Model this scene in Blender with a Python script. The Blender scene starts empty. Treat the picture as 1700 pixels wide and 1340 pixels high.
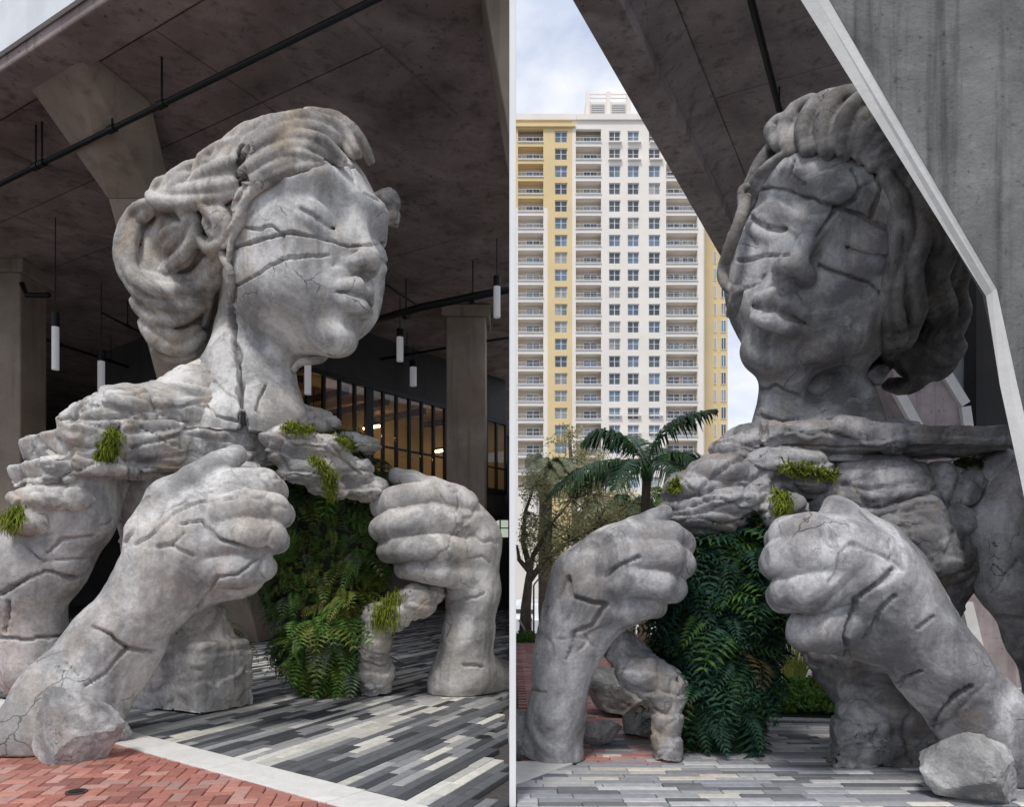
import bpy, bmesh, math, random
import numpy as np
from mathutils import Vector, Matrix
random.seed(7)
np.random.seed(7)
R = math.radians
scene = bpy.context.scene
COL = scene.collection

# ------------------------------------------------------------------ camera
F, CX, HZ, EYE = 1250.0, 850.0, 955.0, 1.6      # focal length and horizon in photo pixels, eye height
cam_data = bpy.data.cameras.new('camera')
cam = bpy.data.objects.new('camera', cam_data)
COL.objects.link(cam)
cam.location = (0, 0, EYE)
cam.rotation_euler = (R(90), 0, 0)
cam_data.sensor_fit = 'HORIZONTAL'
cam_data.sensor_width = 36.0
cam_data.lens = F / 1700.0 * 36.0
cam_data.shift_y = (HZ - 670.0) / 1700.0
cam_data.clip_end = 3000
cam_data.clip_start = 0.05
scene.camera = cam

# ------------------------------------------------------------------ sky, sun, exposure
SUN_EL, SUN_AZ = 58.0, -160.0      # azimuth clockwise from +Y: behind the camera, to the left
world = bpy.data.worlds.new('World')
scene.world = world
world.use_nodes = True
wn, wl = world.node_tree.nodes, world.node_tree.links
wn.clear()
w_out = wn.new('ShaderNodeOutputWorld')
w_bg = wn.new('ShaderNodeBackground')
w_bg.inputs['Strength'].default_value = 0.078
sky = wn.new('ShaderNodeTexSky')
sky.sky_type = 'NISHITA'
sky.sun_disc = False
sky.sun_elevation = R(SUN_EL)
sky.sun_rotation = R(SUN_AZ)
sky.air_density = 1.3
sky.dust_density = 2.0
tc = wn.new('ShaderNodeTexCoord')
mp = wn.new('ShaderNodeMapping')
mp.inputs['Scale'].default_value = (1.0, 1.0, 1.7)
mp.inputs['Location'].default_value = (0.35, 0.2, 0.4)
nz = wn.new('ShaderNodeTexNoise')
nz.inputs['Scale'].default_value = 3.4
nz.inputs['Detail'].default_value = 7
nz.inputs['Roughness'].default_value = 0.55
nz.inputs['Distortion'].default_value = 0.35
ramp = wn.new('ShaderNodeValToRGB')
ramp.color_ramp.elements[0].position = 0.36
ramp.color_ramp.elements[0].color = (0, 0, 0, 1)
ramp.color_ramp.elements[1].position = 0.60
ramp.color_ramp.elements[1].color = (1, 1, 1, 1)
nz2 = wn.new('ShaderNodeTexNoise')
nz2.inputs['Scale'].default_value = 5.5
nz2.inputs['Detail'].default_value = 5
cr2 = wn.new('ShaderNodeValToRGB')
cr2.color_ramp.elements[0].position = 0.35
cr2.color_ramp.elements[0].color = (5.6, 6.2, 7.6, 1)
cr2.color_ramp.elements[1].position = 0.68
cr2.color_ramp.elements[1].color = (9.6, 9.6, 9.8, 1)
base_mix = wn.new('ShaderNodeMixRGB')
base_mix.inputs['Fac'].default_value = 0.62
base_mix.inputs['Color2'].default_value = (5.2, 6.1, 8.2, 1)
mix = wn.new('ShaderNodeMixRGB')
wl.new(tc.outputs['Generated'], mp.inputs['Vector'])
wl.new(mp.outputs['Vector'], nz.inputs['Vector'])
wl.new(mp.outputs['Vector'], nz2.inputs['Vector'])
wl.new(nz.outputs['Fac'], ramp.inputs['Fac'])
wl.new(nz2.outputs['Fac'], cr2.inputs['Fac'])
wl.new(ramp.outputs['Color'], mix.inputs['Fac'])
wl.new(sky.outputs['Color'], base_mix.inputs['Color1'])
wl.new(base_mix.outputs['Color'], mix.inputs['Color1'])
wl.new(cr2.outputs['Color'], mix.inputs['Color2'])
wl.new(mix.outputs['Color'], w_bg.inputs['Color'])
wl.new(w_bg.outputs['Background'], w_out.inputs['Surface'])

sun_data = bpy.data.lights.new('sun', 'SUN')
sun_data.energy = 1.5
sun_data.angle = R(12)
sun_data.color = (1.0, 0.97, 0.92)
sun = bpy.data.objects.new('sun', sun_data)
COL.objects.link(sun)
to_sun = Vector((math.sin(R(SUN_AZ)) * math.cos(R(SUN_EL)), math.cos(R(SUN_AZ)) * math.cos(R(SUN_EL)), math.sin(R(SUN_EL))))
sun.rotation_euler = to_sun.to_track_quat('Z', 'Y').to_euler()
sun.location = to_sun * 60

vs = scene.view_settings
vs.view_transform = 'Standard'
vs.look = 'None'
vs.exposure = 0.62
vs.gamma = 1.0
scene.render.resolution_x, scene.render.resolution_y = 1024, 808
scene.cycles.max_bounces = 6
scene.cycles.use_denoising = True

# ------------------------------------------------------------------ helpers
def P(px, py, Y):
    """point at distance Y on the line of sight through a photo pixel"""
    return Vector(((px - CX) / F * Y, Y, EYE + (HZ - py) / F * Y))

def G(px, py, z=0.0):
    """point on the level z seen at a photo pixel"""
    Y = F * (EYE - z) / (py - HZ)
    return Vector(((px - CX) / F * Y, Y, z))

def tag(o, label=None, cat=None, group=None, kind=None):
    if label: o['label'] = label
    if cat: o['category'] = cat
    if group: o['group'] = group
    if kind: o['kind'] = kind
    return o

def link(o, parent=None):
    COL.objects.link(o)
    if parent is not None:
        o.parent = parent
    return o

def empty(name, loc, label, cat, group=None):
    o = bpy.data.objects.new(name, None)
    o.empty_display_size = 0.2
    o.location = loc
    COL.objects.link(o)
    return tag(o, label, cat, group)

def part_of(o, root):
    """data is in world coordinates: keep it there under a root that stands elsewhere"""
    o.parent = root
    o.matrix_parent_inverse = Matrix.Identity(4)
    base = Vector((0, 0, 0))
    r = root
    while r is not None:
        base += r.location
        r = r.parent
    o.location = -base
    return o

def mesh_np(name, verts, faces, mats, smooth=False, mat_idx=None):
    me = bpy.data.meshes.new(name)
    verts = np.asarray(verts, dtype=np.float32)
    if isinstance(faces, np.ndarray):
        n, k = faces.shape
        me.vertices.add(len(verts)); me.vertices.foreach_set('co', verts.ravel())
        me.loops.add(n * k); me.loops.foreach_set('vertex_index', faces.astype(np.int32).ravel())
        me.polygons.add(n)
        me.polygons.foreach_set('loop_start', np.arange(0, n * k, k, dtype=np.int32))
        me.update(calc_edges=True)
    else:
        me.from_pydata([tuple(map(float, v)) for v in verts], [], [tuple(map(int, f)) for f in faces])
    for m in (mats if isinstance(mats, (list, tuple)) else [mats]):
        me.materials.append(m)
    if mat_idx is not None:
        me.polygons.foreach_set('material_index', np.asarray(mat_idx, dtype=np.int32))
    if smooth:
        me.polygons.foreach_set('use_smooth', np.ones(len(me.polygons), dtype=bool))
    me.update()
    return me

class MB:
    """collects boxes, bars, prisms and tubes into one mesh"""
    def __init__(self):
        self.v, self.f = [], []
    def add(self, v, f):
        n = len(self.v)
        self.v += [tuple(p) for p in v]
        self.f += [tuple(i + n for i in q) for q in f]
        return self
    def box(self, lo, hi):
        (x0, y0, z0), (x1, y1, z1) = lo, hi
        return self.add([(x0,y0,z0),(x1,y0,z0),(x1,y1,z0),(x0,y1,z0),(x0,y0,z1),(x1,y0,z1),(x1,y1,z1),(x0,y1,z1)],
                        [(0,3,2,1),(4,5,6,7),(0,1,5,4),(1,2,6,5),(2,3,7,6),(3,0,4,7)])
    def loft(self, rings, cap=True):
        k = len(rings[0]); v = [p for r in rings for p in r]; f = []
        for i in range(len(rings) - 1):
            for j in range(k):
                a, b = i*k + j, i*k + (j+1) % k
                f.append((a, b, b + k, a + k))
        if cap:
            f.append(tuple(range(k - 1, -1, -1)))
            f.append(tuple((len(rings)-1)*k + j for j in range(k)))
        return self.add(v, f)
    def obox(self, c, ax, ay, az):
        c, ax, ay, az = map(Vector, (c, ax, ay, az))
        r = lambda s: [c - ax - ay + az*s, c + ax - ay + az*s, c + ax + ay + az*s, c - ax + ay + az*s]
        return self.loft([r(-1), r(1)])
    def bar(self, a, b, w, h=None, up=(0, 0, 1)):
        a, b = Vector(a), Vector(b); h = h or w
        d = (b - a).normalized(); up = Vector(up)
        if abs(d.dot(up)) > 0.98: up = Vector((0, 1, 0))
        s = d.cross(up).normalized(); u = s.cross(d).normalized()
        return self.obox((a + b) / 2, s * w / 2, u * h / 2, (b - a) / 2)
    def tube(self, pts, rad, n=8):
        pts = [Vector(p) for p in pts]
        rads = rad if isinstance(rad, (list, tuple)) else [rad] * len(pts)
        rings = []; prev = None
        for i, p in enumerate(pts):
            d = (pts[min(i+1, len(pts)-1)] - pts[max(i-1, 0)]).normalized()
            if prev is None:
                s = d.cross(Vector((0, 0, 1)) if abs(d.z) < .95 else Vector((0, 1, 0))).normalized()
            else:
                s = (prev - d * prev.dot(d)).normalized()
            prev = s; u = d.cross(s)
            rings.append([p + (s * math.cos(2*math.pi*k/n) + u * math.sin(2*math.pi*k/n)) * rads[i] for k in range(n)])
        return self.loft(rings)
    def prism(self, poly, off):
        off = Vector(off); a = [Vector(p) for p in poly]
        return self.loft([a, [p + off for p in a]])
    def mesh(self, name, mat, smooth=False):
        me = bpy.data.meshes.new(name)
        me.from_pydata(self.v, [], self.f)
        bm = bmesh.new(); bm.from_mesh(me)
        bmesh.ops.recalc_face_normals(bm, faces=bm.faces)
        bm.to_mesh(me); bm.free()
        for m in (mat if isinstance(mat, (list, tuple)) else [mat]):
            me.materials.append(m)
        if smooth:
            for p in me.polygons: p.use_smooth = True
        return me
    def build(self, name, mat, parent=None, smooth=False, bevel=0):
        o = bpy.data.objects.new(name, self.mesh(name, mat, smooth))
        COL.objects.link(o)
        if parent is not None: part_of(o, parent)
        if bevel:
            m = o.modifiers.new('bevel', 'BEVEL'); m.width = bevel; m.segments = 2; m.limit_method = 'ANGLE'
        return o

# ------------------------------------------------------------------ materials
def new_mat(name):
    m = bpy.data.materials.new(name); m.use_nodes = True
    nt = m.node_tree; nt.nodes.clear()
    out = nt.nodes.new('ShaderNodeOutputMaterial')
    b = nt.nodes.new('ShaderNodeBsdfPrincipled')
    nt.links.new(b.outputs[0], out.inputs[0])
    return m, nt, b

def n_noise(nt, vec, scale, detail=5, rough=.55, dist=0.0):
    n = nt.nodes.new('ShaderNodeTexNoise')
    n.inputs['Scale'].default_value = scale; n.inputs['Detail'].default_value = detail
    n.inputs['Roughness'].default_value = rough; n.inputs['Distortion'].default_value = dist
    nt.links.new(vec, n.inputs['Vector'])
    return n.outputs['Fac']

def n_ramp(nt, fac, stops):
    r = nt.nodes.new('ShaderNodeValToRGB')
    e = r.color_ramp.elements
    while len(e) < len(stops): e.new(0.5)
    for i, (p, c) in enumerate(stops):
        e[i].position = p
        e[i].color = (c, c, c, 1) if isinstance(c, (int, float)) else (*c[:3], 1)
    nt.links.new(fac, r.inputs['Fac'])
    return r.outputs['Color']

def n_mix(nt, fac, a, b, mode='MIX'):
    m = nt.nodes.new('ShaderNodeMixRGB'); m.blend_type = mode
    for s, v in (('Fac', fac), ('Color1', a), ('Color2', b)):
        if isinstance(v, (int, float)): m.inputs[s].default_value = v if s == 'Fac' else (v, v, v, 1)
        elif isinstance(v, tuple): m.inputs[s].default_value = (*v[:3], 1)
        else: nt.links.new(v, m.inputs[s])
    return m.outputs['Color']

def n_map(nt, vec, scale=(1, 1, 1), rot=(0, 0, 0), loc=(0, 0, 0)):
    m = nt.nodes.new('ShaderNodeMapping')
    m.inputs['Scale'].default_value = scale; m.inputs['Rotation'].default_value = rot; m.inputs['Location'].default_value = loc
    nt.links.new(vec, m.inputs['Vector'])
    return m.outputs['Vector']

def n_obj(nt):
    return nt.nodes.new('ShaderNodeTexCoord').outputs['Object']

def n_bump(nt, b, height, strength=.4, dist=.02, normal=None):
    bp = nt.nodes.new('ShaderNodeBump')
    bp.inputs['Strength'].default_value = strength; bp.inputs['Distance'].default_value = dist
    nt.links.new(height, bp.inputs['Height'])
    if normal is not None: nt.links.new(normal, bp.inputs['Normal'])
    nt.links.new(bp.outputs[0], b.inputs['Normal'])
    return bp.outputs[0]

def plain(name, col, rough=.6, metal=0.0, var=.15, scale=6.0, spec=.35):
    m, nt, b = new_mat(name)
    v = n_obj(nt)
    f = n_noise(nt, v, scale)
    c = n_ramp(nt, f, [(.3, tuple(x * (1 - var) for x in col)), (.7, tuple(min(1, x * (1 + var)) for x in col))])
    nt.links.new(c, b.inputs['Base Color'])
    b.inputs['Roughness'].default_value = rough; b.inputs['Metallic'].default_value = metal
    b.inputs['Specular IOR Level'].default_value = spec
    return m

def emit(name, col, strength):
    m, nt, b = new_mat(name)
    b.inputs['Base Color'].default_value = (*col, 1)
    b.inputs['Emission Color'].default_value = (*col, 1)
    b.inputs['Emission Strength'].default_value = strength
    return m

def concrete(name, lo, hi, stain, scale=1.0, streak=.5, bump=.35, rough=.85, spots=.3):
    """cast concrete: blotches, vertical run-off streaks, pores"""
    m, nt, b = new_mat(name)
    v = n_obj(nt)
    big = n_noise(nt, v, .55 * scale, 6, .6, .6)
    mid = n_noise(nt, v, 2.6 * scale, 6, .62, .3)
    c = n_ramp(nt, big, [(.32, lo), (.66, hi)])
    c = n_mix(nt, n_ramp(nt, mid, [(.42, 0.0), (.7, .55)]), c, tuple((a + d) / 2 * .8 for a, d in zip(lo, hi)))
    st = n_noise(nt, n_map(nt, v, (3.2 * scale, 3.2 * scale, .22 * scale)), 1.0, 5, .6, .2)
    c = n_mix(nt, n_ramp(nt, st, [(.52, 0.0), (.74, streak)]), c, stain)
    sp = n_noise(nt, v, 9 * scale, 4, .7)
    c = n_mix(nt, n_ramp(nt, sp, [(.6, 0.0), (.72, spots)]), c, stain)
    nt.links.new(c, b.inputs['Base Color'])
    b.inputs['Roughness'].default_value = rough
    b.inputs['Specular IOR Level'].default_value = .25
    h = n_noise(nt, v, 14 * scale, 6, .7)
    n_bump(nt, b, n_mix(nt, .5, h, mid), bump, .03)
    return m

def stone(name, light, mid, dark, warm, scale=1.0, dirt=.75, warmth=.5):
    """weathered modelling stone: pale skin, grey lichen patches, run-off streaks, brown stains"""
    m, nt, b = new_mat(name)
    v = n_obj(nt)
    big = n_noise(nt, v, 1.0 * scale, 7, .62, .8)
    c = n_ramp(nt, big, [(.30, mid), (.52, light), (.8, tuple(min(1, x * 1.1) for x in light))])
    pat = n_noise(nt, n_map(nt, v, loc=(4.1, 2.2, 7.7)), .95 * scale, 8, .62, 1.2)
    c = n_mix(nt, n_ramp(nt, pat, [(.43, 0.0), (.60, dirt)]), c, dark)
    st = n_noise(nt, n_map(nt, v, (3.2 * scale, 3.2 * scale, .35 * scale)), 1.0, 5, .6, .4)
    c = n_mix(nt, n_ramp(nt, st, [(.48, 0.0), (.72, .62)]), c, dark)
    wm = n_noise(nt, n_map(nt, v, (2, 2, 1.1), loc=(9, 1, 3)), .9 * scale, 5, .6, .6)
    c = n_mix(nt, n_ramp(nt, wm, [(.49, 0.0), (.68, warmth)]), c, warm)
    lich = n_noise(nt, v, 4.2 * scale, 9, .72, .5)
    lgate = n_ramp(nt, n_noise(nt, n_map(nt, v, loc=(7, 3, 5)), .8 * scale, 3, .5), [(.42, 0.0), (.6, .75)])
    c = n_mix(nt, n_mix(nt, 1.0, n_ramp(nt, lich, [(.50, 0.0), (.60, 1.0)]), lgate, 'MULTIPLY'), c, tuple((x + y) / 2 for x, y in zip(mid, dark)))
    fine = n_noise(nt, v, 26 * scale, 6, .75)
    c = n_mix(nt, .5, c, n_ramp(nt, fine, [(.33, .30), (.66, .68)]), 'OVERLAY')
    pit = n_noise(nt, v, 55 * scale, 3, .6)
    c = n_mix(nt, n_ramp(nt, pit, [(.66, 0.0), (.74, .45)]), c, dark)
    # hairline cracks, sharp and branching
    wob = nt.nodes.new('ShaderNodeTexNoise'); wob.inputs['Scale'].default_value = 3.2 * scale; wob.inputs['Detail'].default_value = 5
    nt.links.new(v, wob.inputs['Vector'])
    va = nt.nodes.new('ShaderNodeVectorMath'); va.operation = 'MULTIPLY_ADD'
    nt.links.new(wob.outputs['Color'], va.inputs[0]); va.inputs[1].default_value = (.35, .35, .35); nt.links.new(v, va.inputs[2])
    vo = nt.nodes.new('ShaderNodeTexVoronoi'); vo.feature = 'DISTANCE_TO_EDGE'; vo.inputs['Scale'].default_value = 1.9 * scale
    nt.links.new(va.outputs[0], vo.inputs['Vector'])
    line = n_ramp(nt, vo.outputs['Distance'], [(0.0, 1.0), (.016, 0.0)])
    gate = n_ramp(nt, n_noise(nt, n_map(nt, v, loc=(3, 8, 1)), 1.1 * scale, 3, .6), [(.53, 0.0), (.60, 1.0)])
    crk = n_mix(nt, 1.0, line, gate, 'MULTIPLY')
    cfac = nt.nodes.new('ShaderNodeMath'); cfac.operation = 'MULTIPLY'; cfac.inputs[1].default_value = .8
    nt.links.new(crk, cfac.inputs[0])
    c = n_mix(nt, cfac.outputs[0], c, tuple(x * .35 for x in dark))
    nt.links.new(c, b.inputs['Base Color'])
    b.inputs['Roughness'].default_value = .82
    b.inputs['Specular IOR Level'].default_value = .3
    mids = n_noise(nt, v, 5.5 * scale, 7, .65, .4)
    h = n_mix(nt, crk, n_mix(nt, .45, mids, fine), 0.0)
    n_bump(nt, b, h, .45, .026)
    return m

def leafmat(name, c1, c2, c3, scale=1.2, rough=.5, trans=.25):
    m, nt, b = new_mat(name)
    v = n_obj(nt)
    f = n_noise(nt, v, scale, 4, .6)
    f2 = n_noise(nt, v, scale * 9, 2, .5)
    c = n_ramp(nt, n_mix(nt, .45, f, f2), [(.36, c1), (.52, c2), (.66, c3)])
    nt.links.new(c, b.inputs['Base Color'])
    b.inputs['Roughness'].default_value = rough
    b.inputs['Specular IOR Level'].default_value = .3
    tr = nt.nodes.new('ShaderNodeBsdfTranslucent')
    nt.links.new(c, tr.inputs['Color'])
    ms = nt.nodes.new('ShaderNodeMixShader'); ms.inputs[0].default_value = trans
    out = [n for n in nt.nodes if n.type == 'OUTPUT_MATERIAL'][0]
    nt.links.new(b.outputs[0], ms.inputs[1]); nt.links.new(tr.outputs[0], ms.inputs[2])
    nt.links.new(ms.outputs[0], out.inputs[0])
    return m

M = {}
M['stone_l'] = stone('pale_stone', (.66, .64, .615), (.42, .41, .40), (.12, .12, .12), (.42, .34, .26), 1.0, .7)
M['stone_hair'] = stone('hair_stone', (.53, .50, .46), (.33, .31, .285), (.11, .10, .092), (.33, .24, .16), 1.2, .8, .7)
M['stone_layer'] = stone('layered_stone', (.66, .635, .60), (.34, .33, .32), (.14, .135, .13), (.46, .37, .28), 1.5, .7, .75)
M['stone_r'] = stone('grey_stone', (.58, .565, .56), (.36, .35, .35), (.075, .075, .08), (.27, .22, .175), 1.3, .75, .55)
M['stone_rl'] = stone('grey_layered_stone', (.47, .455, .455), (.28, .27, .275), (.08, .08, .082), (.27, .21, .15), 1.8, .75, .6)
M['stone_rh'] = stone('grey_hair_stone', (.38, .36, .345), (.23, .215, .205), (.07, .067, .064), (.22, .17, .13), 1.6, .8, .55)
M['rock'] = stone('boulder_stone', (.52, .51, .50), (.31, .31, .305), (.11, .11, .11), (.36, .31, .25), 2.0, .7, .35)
M['soil'] = plain('dark_planting_soil', (.018, .02, .012), .95, 0, .4, 8)
M['moss'] = leafmat('yellow_green_moss', (.09, .115, .012), (.19, .235, .022), (.31, .345, .045), 9, .8, .25)
M['fern_l'] = leafmat('fern_green', (.018, .042, .012), (.05, .10, .02), (.14, .19, .04), 2.2, .5, .2)
M['fern_d'] = leafmat('deep_fern_green', (.009, .032, .014), (.022, .068, .022), (.075, .15, .03), 2.0, .45, .15)
# ================================================================== the setting
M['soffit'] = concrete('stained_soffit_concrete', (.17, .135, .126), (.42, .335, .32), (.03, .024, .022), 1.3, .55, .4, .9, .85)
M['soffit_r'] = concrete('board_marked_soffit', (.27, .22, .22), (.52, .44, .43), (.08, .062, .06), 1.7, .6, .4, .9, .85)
M['column'] = concrete('brown_grey_column_concrete', (.24, .19, .145), (.38, .31, .25), (.11, .085, .065), 1.2, .6, .35)
M['pier'] = concrete('cast_pier_concrete', (.105, .105, .10), (.26, .258, .245), (.04, .04, .038), 2.3, .75, .6, .85, .8)  # pier face: its shade against the chamfer is put into a darker colour
M['pier_edge'] = concrete('lit_chamfer_concrete', (.70, .685, .65), (.82, .80, .76), (.5, .475, .44), 1.6, .4, .25)  # light catching the slanted edge, put into a paler concrete colour
M['fascia'] = concrete('white_painted_fascia', (.72, .74, .76), (.80, .81, .82), (.55, .56, .57), .6, .3, .1)
M['grey_wall'] = plain('flat_grey_paint', (.36, .38, .37), .8, 0, .06, 1)
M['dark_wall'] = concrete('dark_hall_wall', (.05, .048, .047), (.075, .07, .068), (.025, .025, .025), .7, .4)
M['black_steel'] = plain('black_steel', (.014, .014, .014), .5, .3, .2)
M['white_wall'] = plain('white_wall_paint', (.84, .84, .83), .7, 0, .03, 2)
M['kerb'] = concrete('pale_band_concrete', (.62, .60, .56), (.74, .72, .68), (.45, .42, .38), 3, .2, .25, .85, .2)
M['joint'] = plain('dark_joint_sand', (.07, .065, .06), .95, 0, .3, 20)
M['water'] = plain('harbour_water', (.10, .14, .15), .12, 0, .1, 1, .5)
M['gravel'] = plain('pale_gravel', (.40, .39, .37), .9, 0, .4, 40)

def tone(name, col, sc=14):
    m, nt, b = new_mat(name)
    v = n_obj(nt)
    info = nt.nodes.new('ShaderNodeObjectInfo')
    geo = nt.nodes.new('ShaderNodeNewGeometry')
    f = n_noise(nt, geo.outputs['Position'], sc, 6, .7)
    big = n_noise(nt, geo.outputs['Position'], 1.1, 5, .6, .5)
    c = n_ramp(nt, f, [(.3, tuple(x * .78 for x in col)), (.7, tuple(min(1, x * 1.18) for x in col))])
    c = n_mix(nt, n_ramp(nt, big, [(.42, 0.0), (.72, .45)]), c, tuple(x * .55 + .07 for x in col))
    isl = nt.nodes.new('ShaderNodeMath'); isl.operation = 'ADD'
    nt.links.new(info.outputs['Random'], isl.inputs[0]); nt.links.new(geo.outputs['Random Per Island'], isl.inputs[1])
    fr = nt.nodes.new('ShaderNodeMath'); fr.operation = 'FRACT'; nt.links.new(isl.outputs[0], fr.inputs[0])
    c = n_mix(nt, 1.0, c, n_ramp(nt, fr.outputs[0], [(0, .78), (1, 1.15)]), 'MULTIPLY')
    nt.links.new(c, b.inputs['Base Color'])
    b.inputs['Roughness'].default_value = .8; b.inputs['Specular IOR Level'].default_value = .3
    n_bump(nt, b, f, .3, .008)
    return m
TONES = [tone('charcoal_paver', (.055, .057, .062)), tone('slate_paver', (.115, .118, .125)), tone('grey_paver', (.22, .222, .225)),
         tone('light_grey_paver', (.36, .355, .35)), tone('cream_paver', (.60, .58, .52))]
BRICKS = [tone('red_brick', (.40, .155, .115)), tone('rose_brick', (.47, .21, .16)), tone('dusty_brick', (.48, .27, .22)), tone('brown_brick', (.32, .125, .095))]
TONES_R = [tone('warm_charcoal_paver', (.17, .17, .18)), tone('blue_grey_paver', (.27, .275, .295)), tone('warm_grey_paver', (.36, .36, .365)),
           tone('pale_paver', (.52, .515, .51)), tone('sand_paver', (.66, .61, .53))]
BRICKS_R = [tone('plaza_brick', (.40, .19, .165), 6), tone('plaza_rose_brick', (.46, .24, .21), 6), tone('plaza_dusty_brick', (.43, .27, .25), 6)]

def paver_verts(l, w, h=.05, c=.006):
    a, b = l / 2, w / 2
    v = []
    for (x, y, z) in ((a, b, -h), (a, b, -c), (a - c, b - c, 0)):
        v += [(-x, -y, z), (x, -y, z), (x, y, z), (-x, y, z)]
    f = [(8, 9, 10, 11)]
    for r in (0, 4):
        for j in range(4):
            f.append((r + j, r + (j + 1) % 4, r + 4 + (j + 1) % 4, r + 4 + j))
    return v, f

def lay(parent, stuff_name, cells, tones, name, label, seed, hidden=lambda x, y: False):
    """cells: (x, y, angle, length, width, tone). The 300 that show largest are pieces, the rest one sheet"""
    rnd = random.Random(seed)
    def shown(c):
        x, y = c[0], c[1]
        if y < 4.5: return False
        px, py = CX + F * x / y, HZ + F * EYE / y
        return -10 < px < 1710 and py < 1350 and not hidden(px, py)
    vis = [c for c in cells if shown(c)]
    vis.sort(key=lambda c: c[1])
    near = set(id(c) for c in vis[:300])
    shared = {}
    sv, sf, sm = [], [], []
    for c in cells:
        x, y, a, l, w, t = c
        dz = rnd.uniform(-.004, .003)
        if id(c) in near:
            k = (round(l, 3), round(w, 3), t)
            if k not in shared:
                v, f = paver_verts(l, w)
                shared[k] = mesh_np(name, v, f, tones[t])
            o = bpy.data.objects.new(name, shared[k])
            COL.objects.link(o); o.parent = parent
            o.location = (x, y, dz); o.rotation_euler = (rnd.uniform(-.004, .004), rnd.uniform(-.004, .004), a)
        else:
            v, f = paver_verts(l, w)
            ca, sa = math.cos(a), math.sin(a); n = len(sv)
            sv += [(x + p[0]*ca - p[1]*sa, y + p[0]*sa + p[1]*ca, p[2] + dz) for p in v]
            sf += [tuple(i + n for i in q) for q in f]; sm += [t] * len(f)
    o = bpy.data.objects.new(stuff_name, mesh_np(stuff_name, sv, np.array(sf), tones, mat_idx=sm))
    COL.objects.link(o); o.parent = parent; o['kind'] = 'stuff'
    return o

# ---- ground levels
water = MB().box((-400, -60, -4.9), (600, 900, -4.6)).build('water', M['water']); tag(water, kind='structure')
lev_l = MB().box((-45, -8, -4.8), (-.001, 46, -.052)).build('hall_floor', M['joint']); tag(lev_l, kind='structure')
lev_r = MB().box((.001, -8, -4.8), (40, 20.5, -.052)).build('plaza_ground', M['joint']); tag(lev_r, kind='structure')

# ---- left paving: striped pavers inside, a pale band, red bricks outside
K0, K1 = G(196, 1238), G(566, 1342)
kd = (K1 - K0).normalized(); kn = Vector((-kd.y, kd.x, 0))
if kn.y < 0: kn = -kn
BAND = .36
def side(x, y): return (Vector((x, y, 0)) - K0).dot(kn)
sd = Vector((math.cos(R(68)), math.sin(R(68)), 0)); sn = Vector((sd.y, -sd.x, 0))
cells = []
rnd = random.Random(21)
PW = .098
for i in range(-170, 75):
    off = i * (PW + .004)
    o_ = sn * off
    t = (BAND * .45 - side(o_.x, o_.y)) / sd.dot(kn); first = True
    long_row = rnd.random() < .34
    row_tone = rnd.choice([4, 4, 3, 0, 1])
    while t < 38:
        l = rnd.choice([.32, .32, .48, .48, .64])
        if first: l *= rnd.choice([.5, .75, 1]); first = False
        c = sn * off + sd * (t + l / 2); t += l + .004
        if c.x + l / 2 * .375 + .045 > .025 or c.x < -17 or c.y < 4.6 or c.y > 34: continue
        if c.y > 22 and c.x < -15: continue
        if long_row and rnd.random() < .88: tn = row_tone
        else: tn = rnd.choices([0, 1, 2, 3, 4], [4, 4, 4, 3, 1.6])[0]
        cells.append((c.x, c.y, R(68), l, PW, tn))
pav = MB().box((-.9, 30.0, -.045), (-.4, 30.4, -.02)).build('striped_paving', M['joint']); tag(pav, kind='structure')
lay(pav, 'distant_pavers', cells, TONES, 'paver', None, 5)
band = MB()
for k in range(-9, 7):
    a = K0 + kd * (k * 1.5 + .004); b = K0 + kd * ((k + 1) * 1.5 - .004)
    if b.x > -.02: b = a + (b - a) * ((-.02 - a.x) / (b.x - a.x)) if a.x < -.05 else None
    if b is None: continue
    m = MB().prism([a + Vector((0, 0, -.045)), b + Vector((0, 0, -.045)), b + kn * BAND + Vector((0, 0, -.045)), a + kn * BAND + Vector((0, 0, -.045))], (0, 0, .056))
    if k == -9:
        bandroot = m.build('kerb_band', M['kerb'], bevel=.006); tag(bandroot, kind='structure')
    else:
        m.build('band_slab', M['kerb'], bandroot, bevel=.006)
cells = []
bl, bw = .215, .1075
e1v, e2v = Vector((math.cos(R(8)), math.sin(R(8)), 0)), Vector((-math.sin(R(8)), math.cos(R(8)), 0))
O = Vector((-4.5, 6.0, 0))
for i in range(-60, 61):
    for j in range(-40, 41):
        ox, oy = i + 2 * j, i - 2 * j
        for (cx, cy, a, l, w) in ((ox + 1, oy + .5, 0, bl - .007, bw - .007), (ox + .5, oy + 2, 90, bl - .007, bw - .007)):
            c = O + e1v * (cx * bw) + e2v * (cy * bw)
            if c.x > -.13 or c.x < -9 or c.y < 4.4 or c.y > 11: continue
            if side(c.x, c.y) > .12: continue
            cells.append((c.x, c.y, R(8 + a), l, w, rnd.choices([0, 1, 2, 3], [4, 3, 2, 2])[0]))
br = MB().box((-8.8, 4.6, -.045), (-8.6, 4.8, -.02)).build('brick_apron', M['joint']); tag(br, kind='structure')
lay(br, 'far_bricks', cells, BRICKS, 'brick', None, 7, hidden=lambda px, py: px < 170 and py < 1245)
def drain(px, py, r, label):
    c = G(px, py)
    root = empty('floor_drain', (c.x, c.y, 0), label, 'drain')
    m = MB(); m.tube([(c.x, c.y, -.02), (c.x, c.y, .008)], r, 24); m.build('cover', plain('worn_brass', (.13, .12, .11), .45, .8), root)
    m = MB(); m.tube([(c.x, c.y, .008), (c.x, c.y, .012)], r * .72, 20); m.build('inner_plate', M['black_steel'], root)
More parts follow.
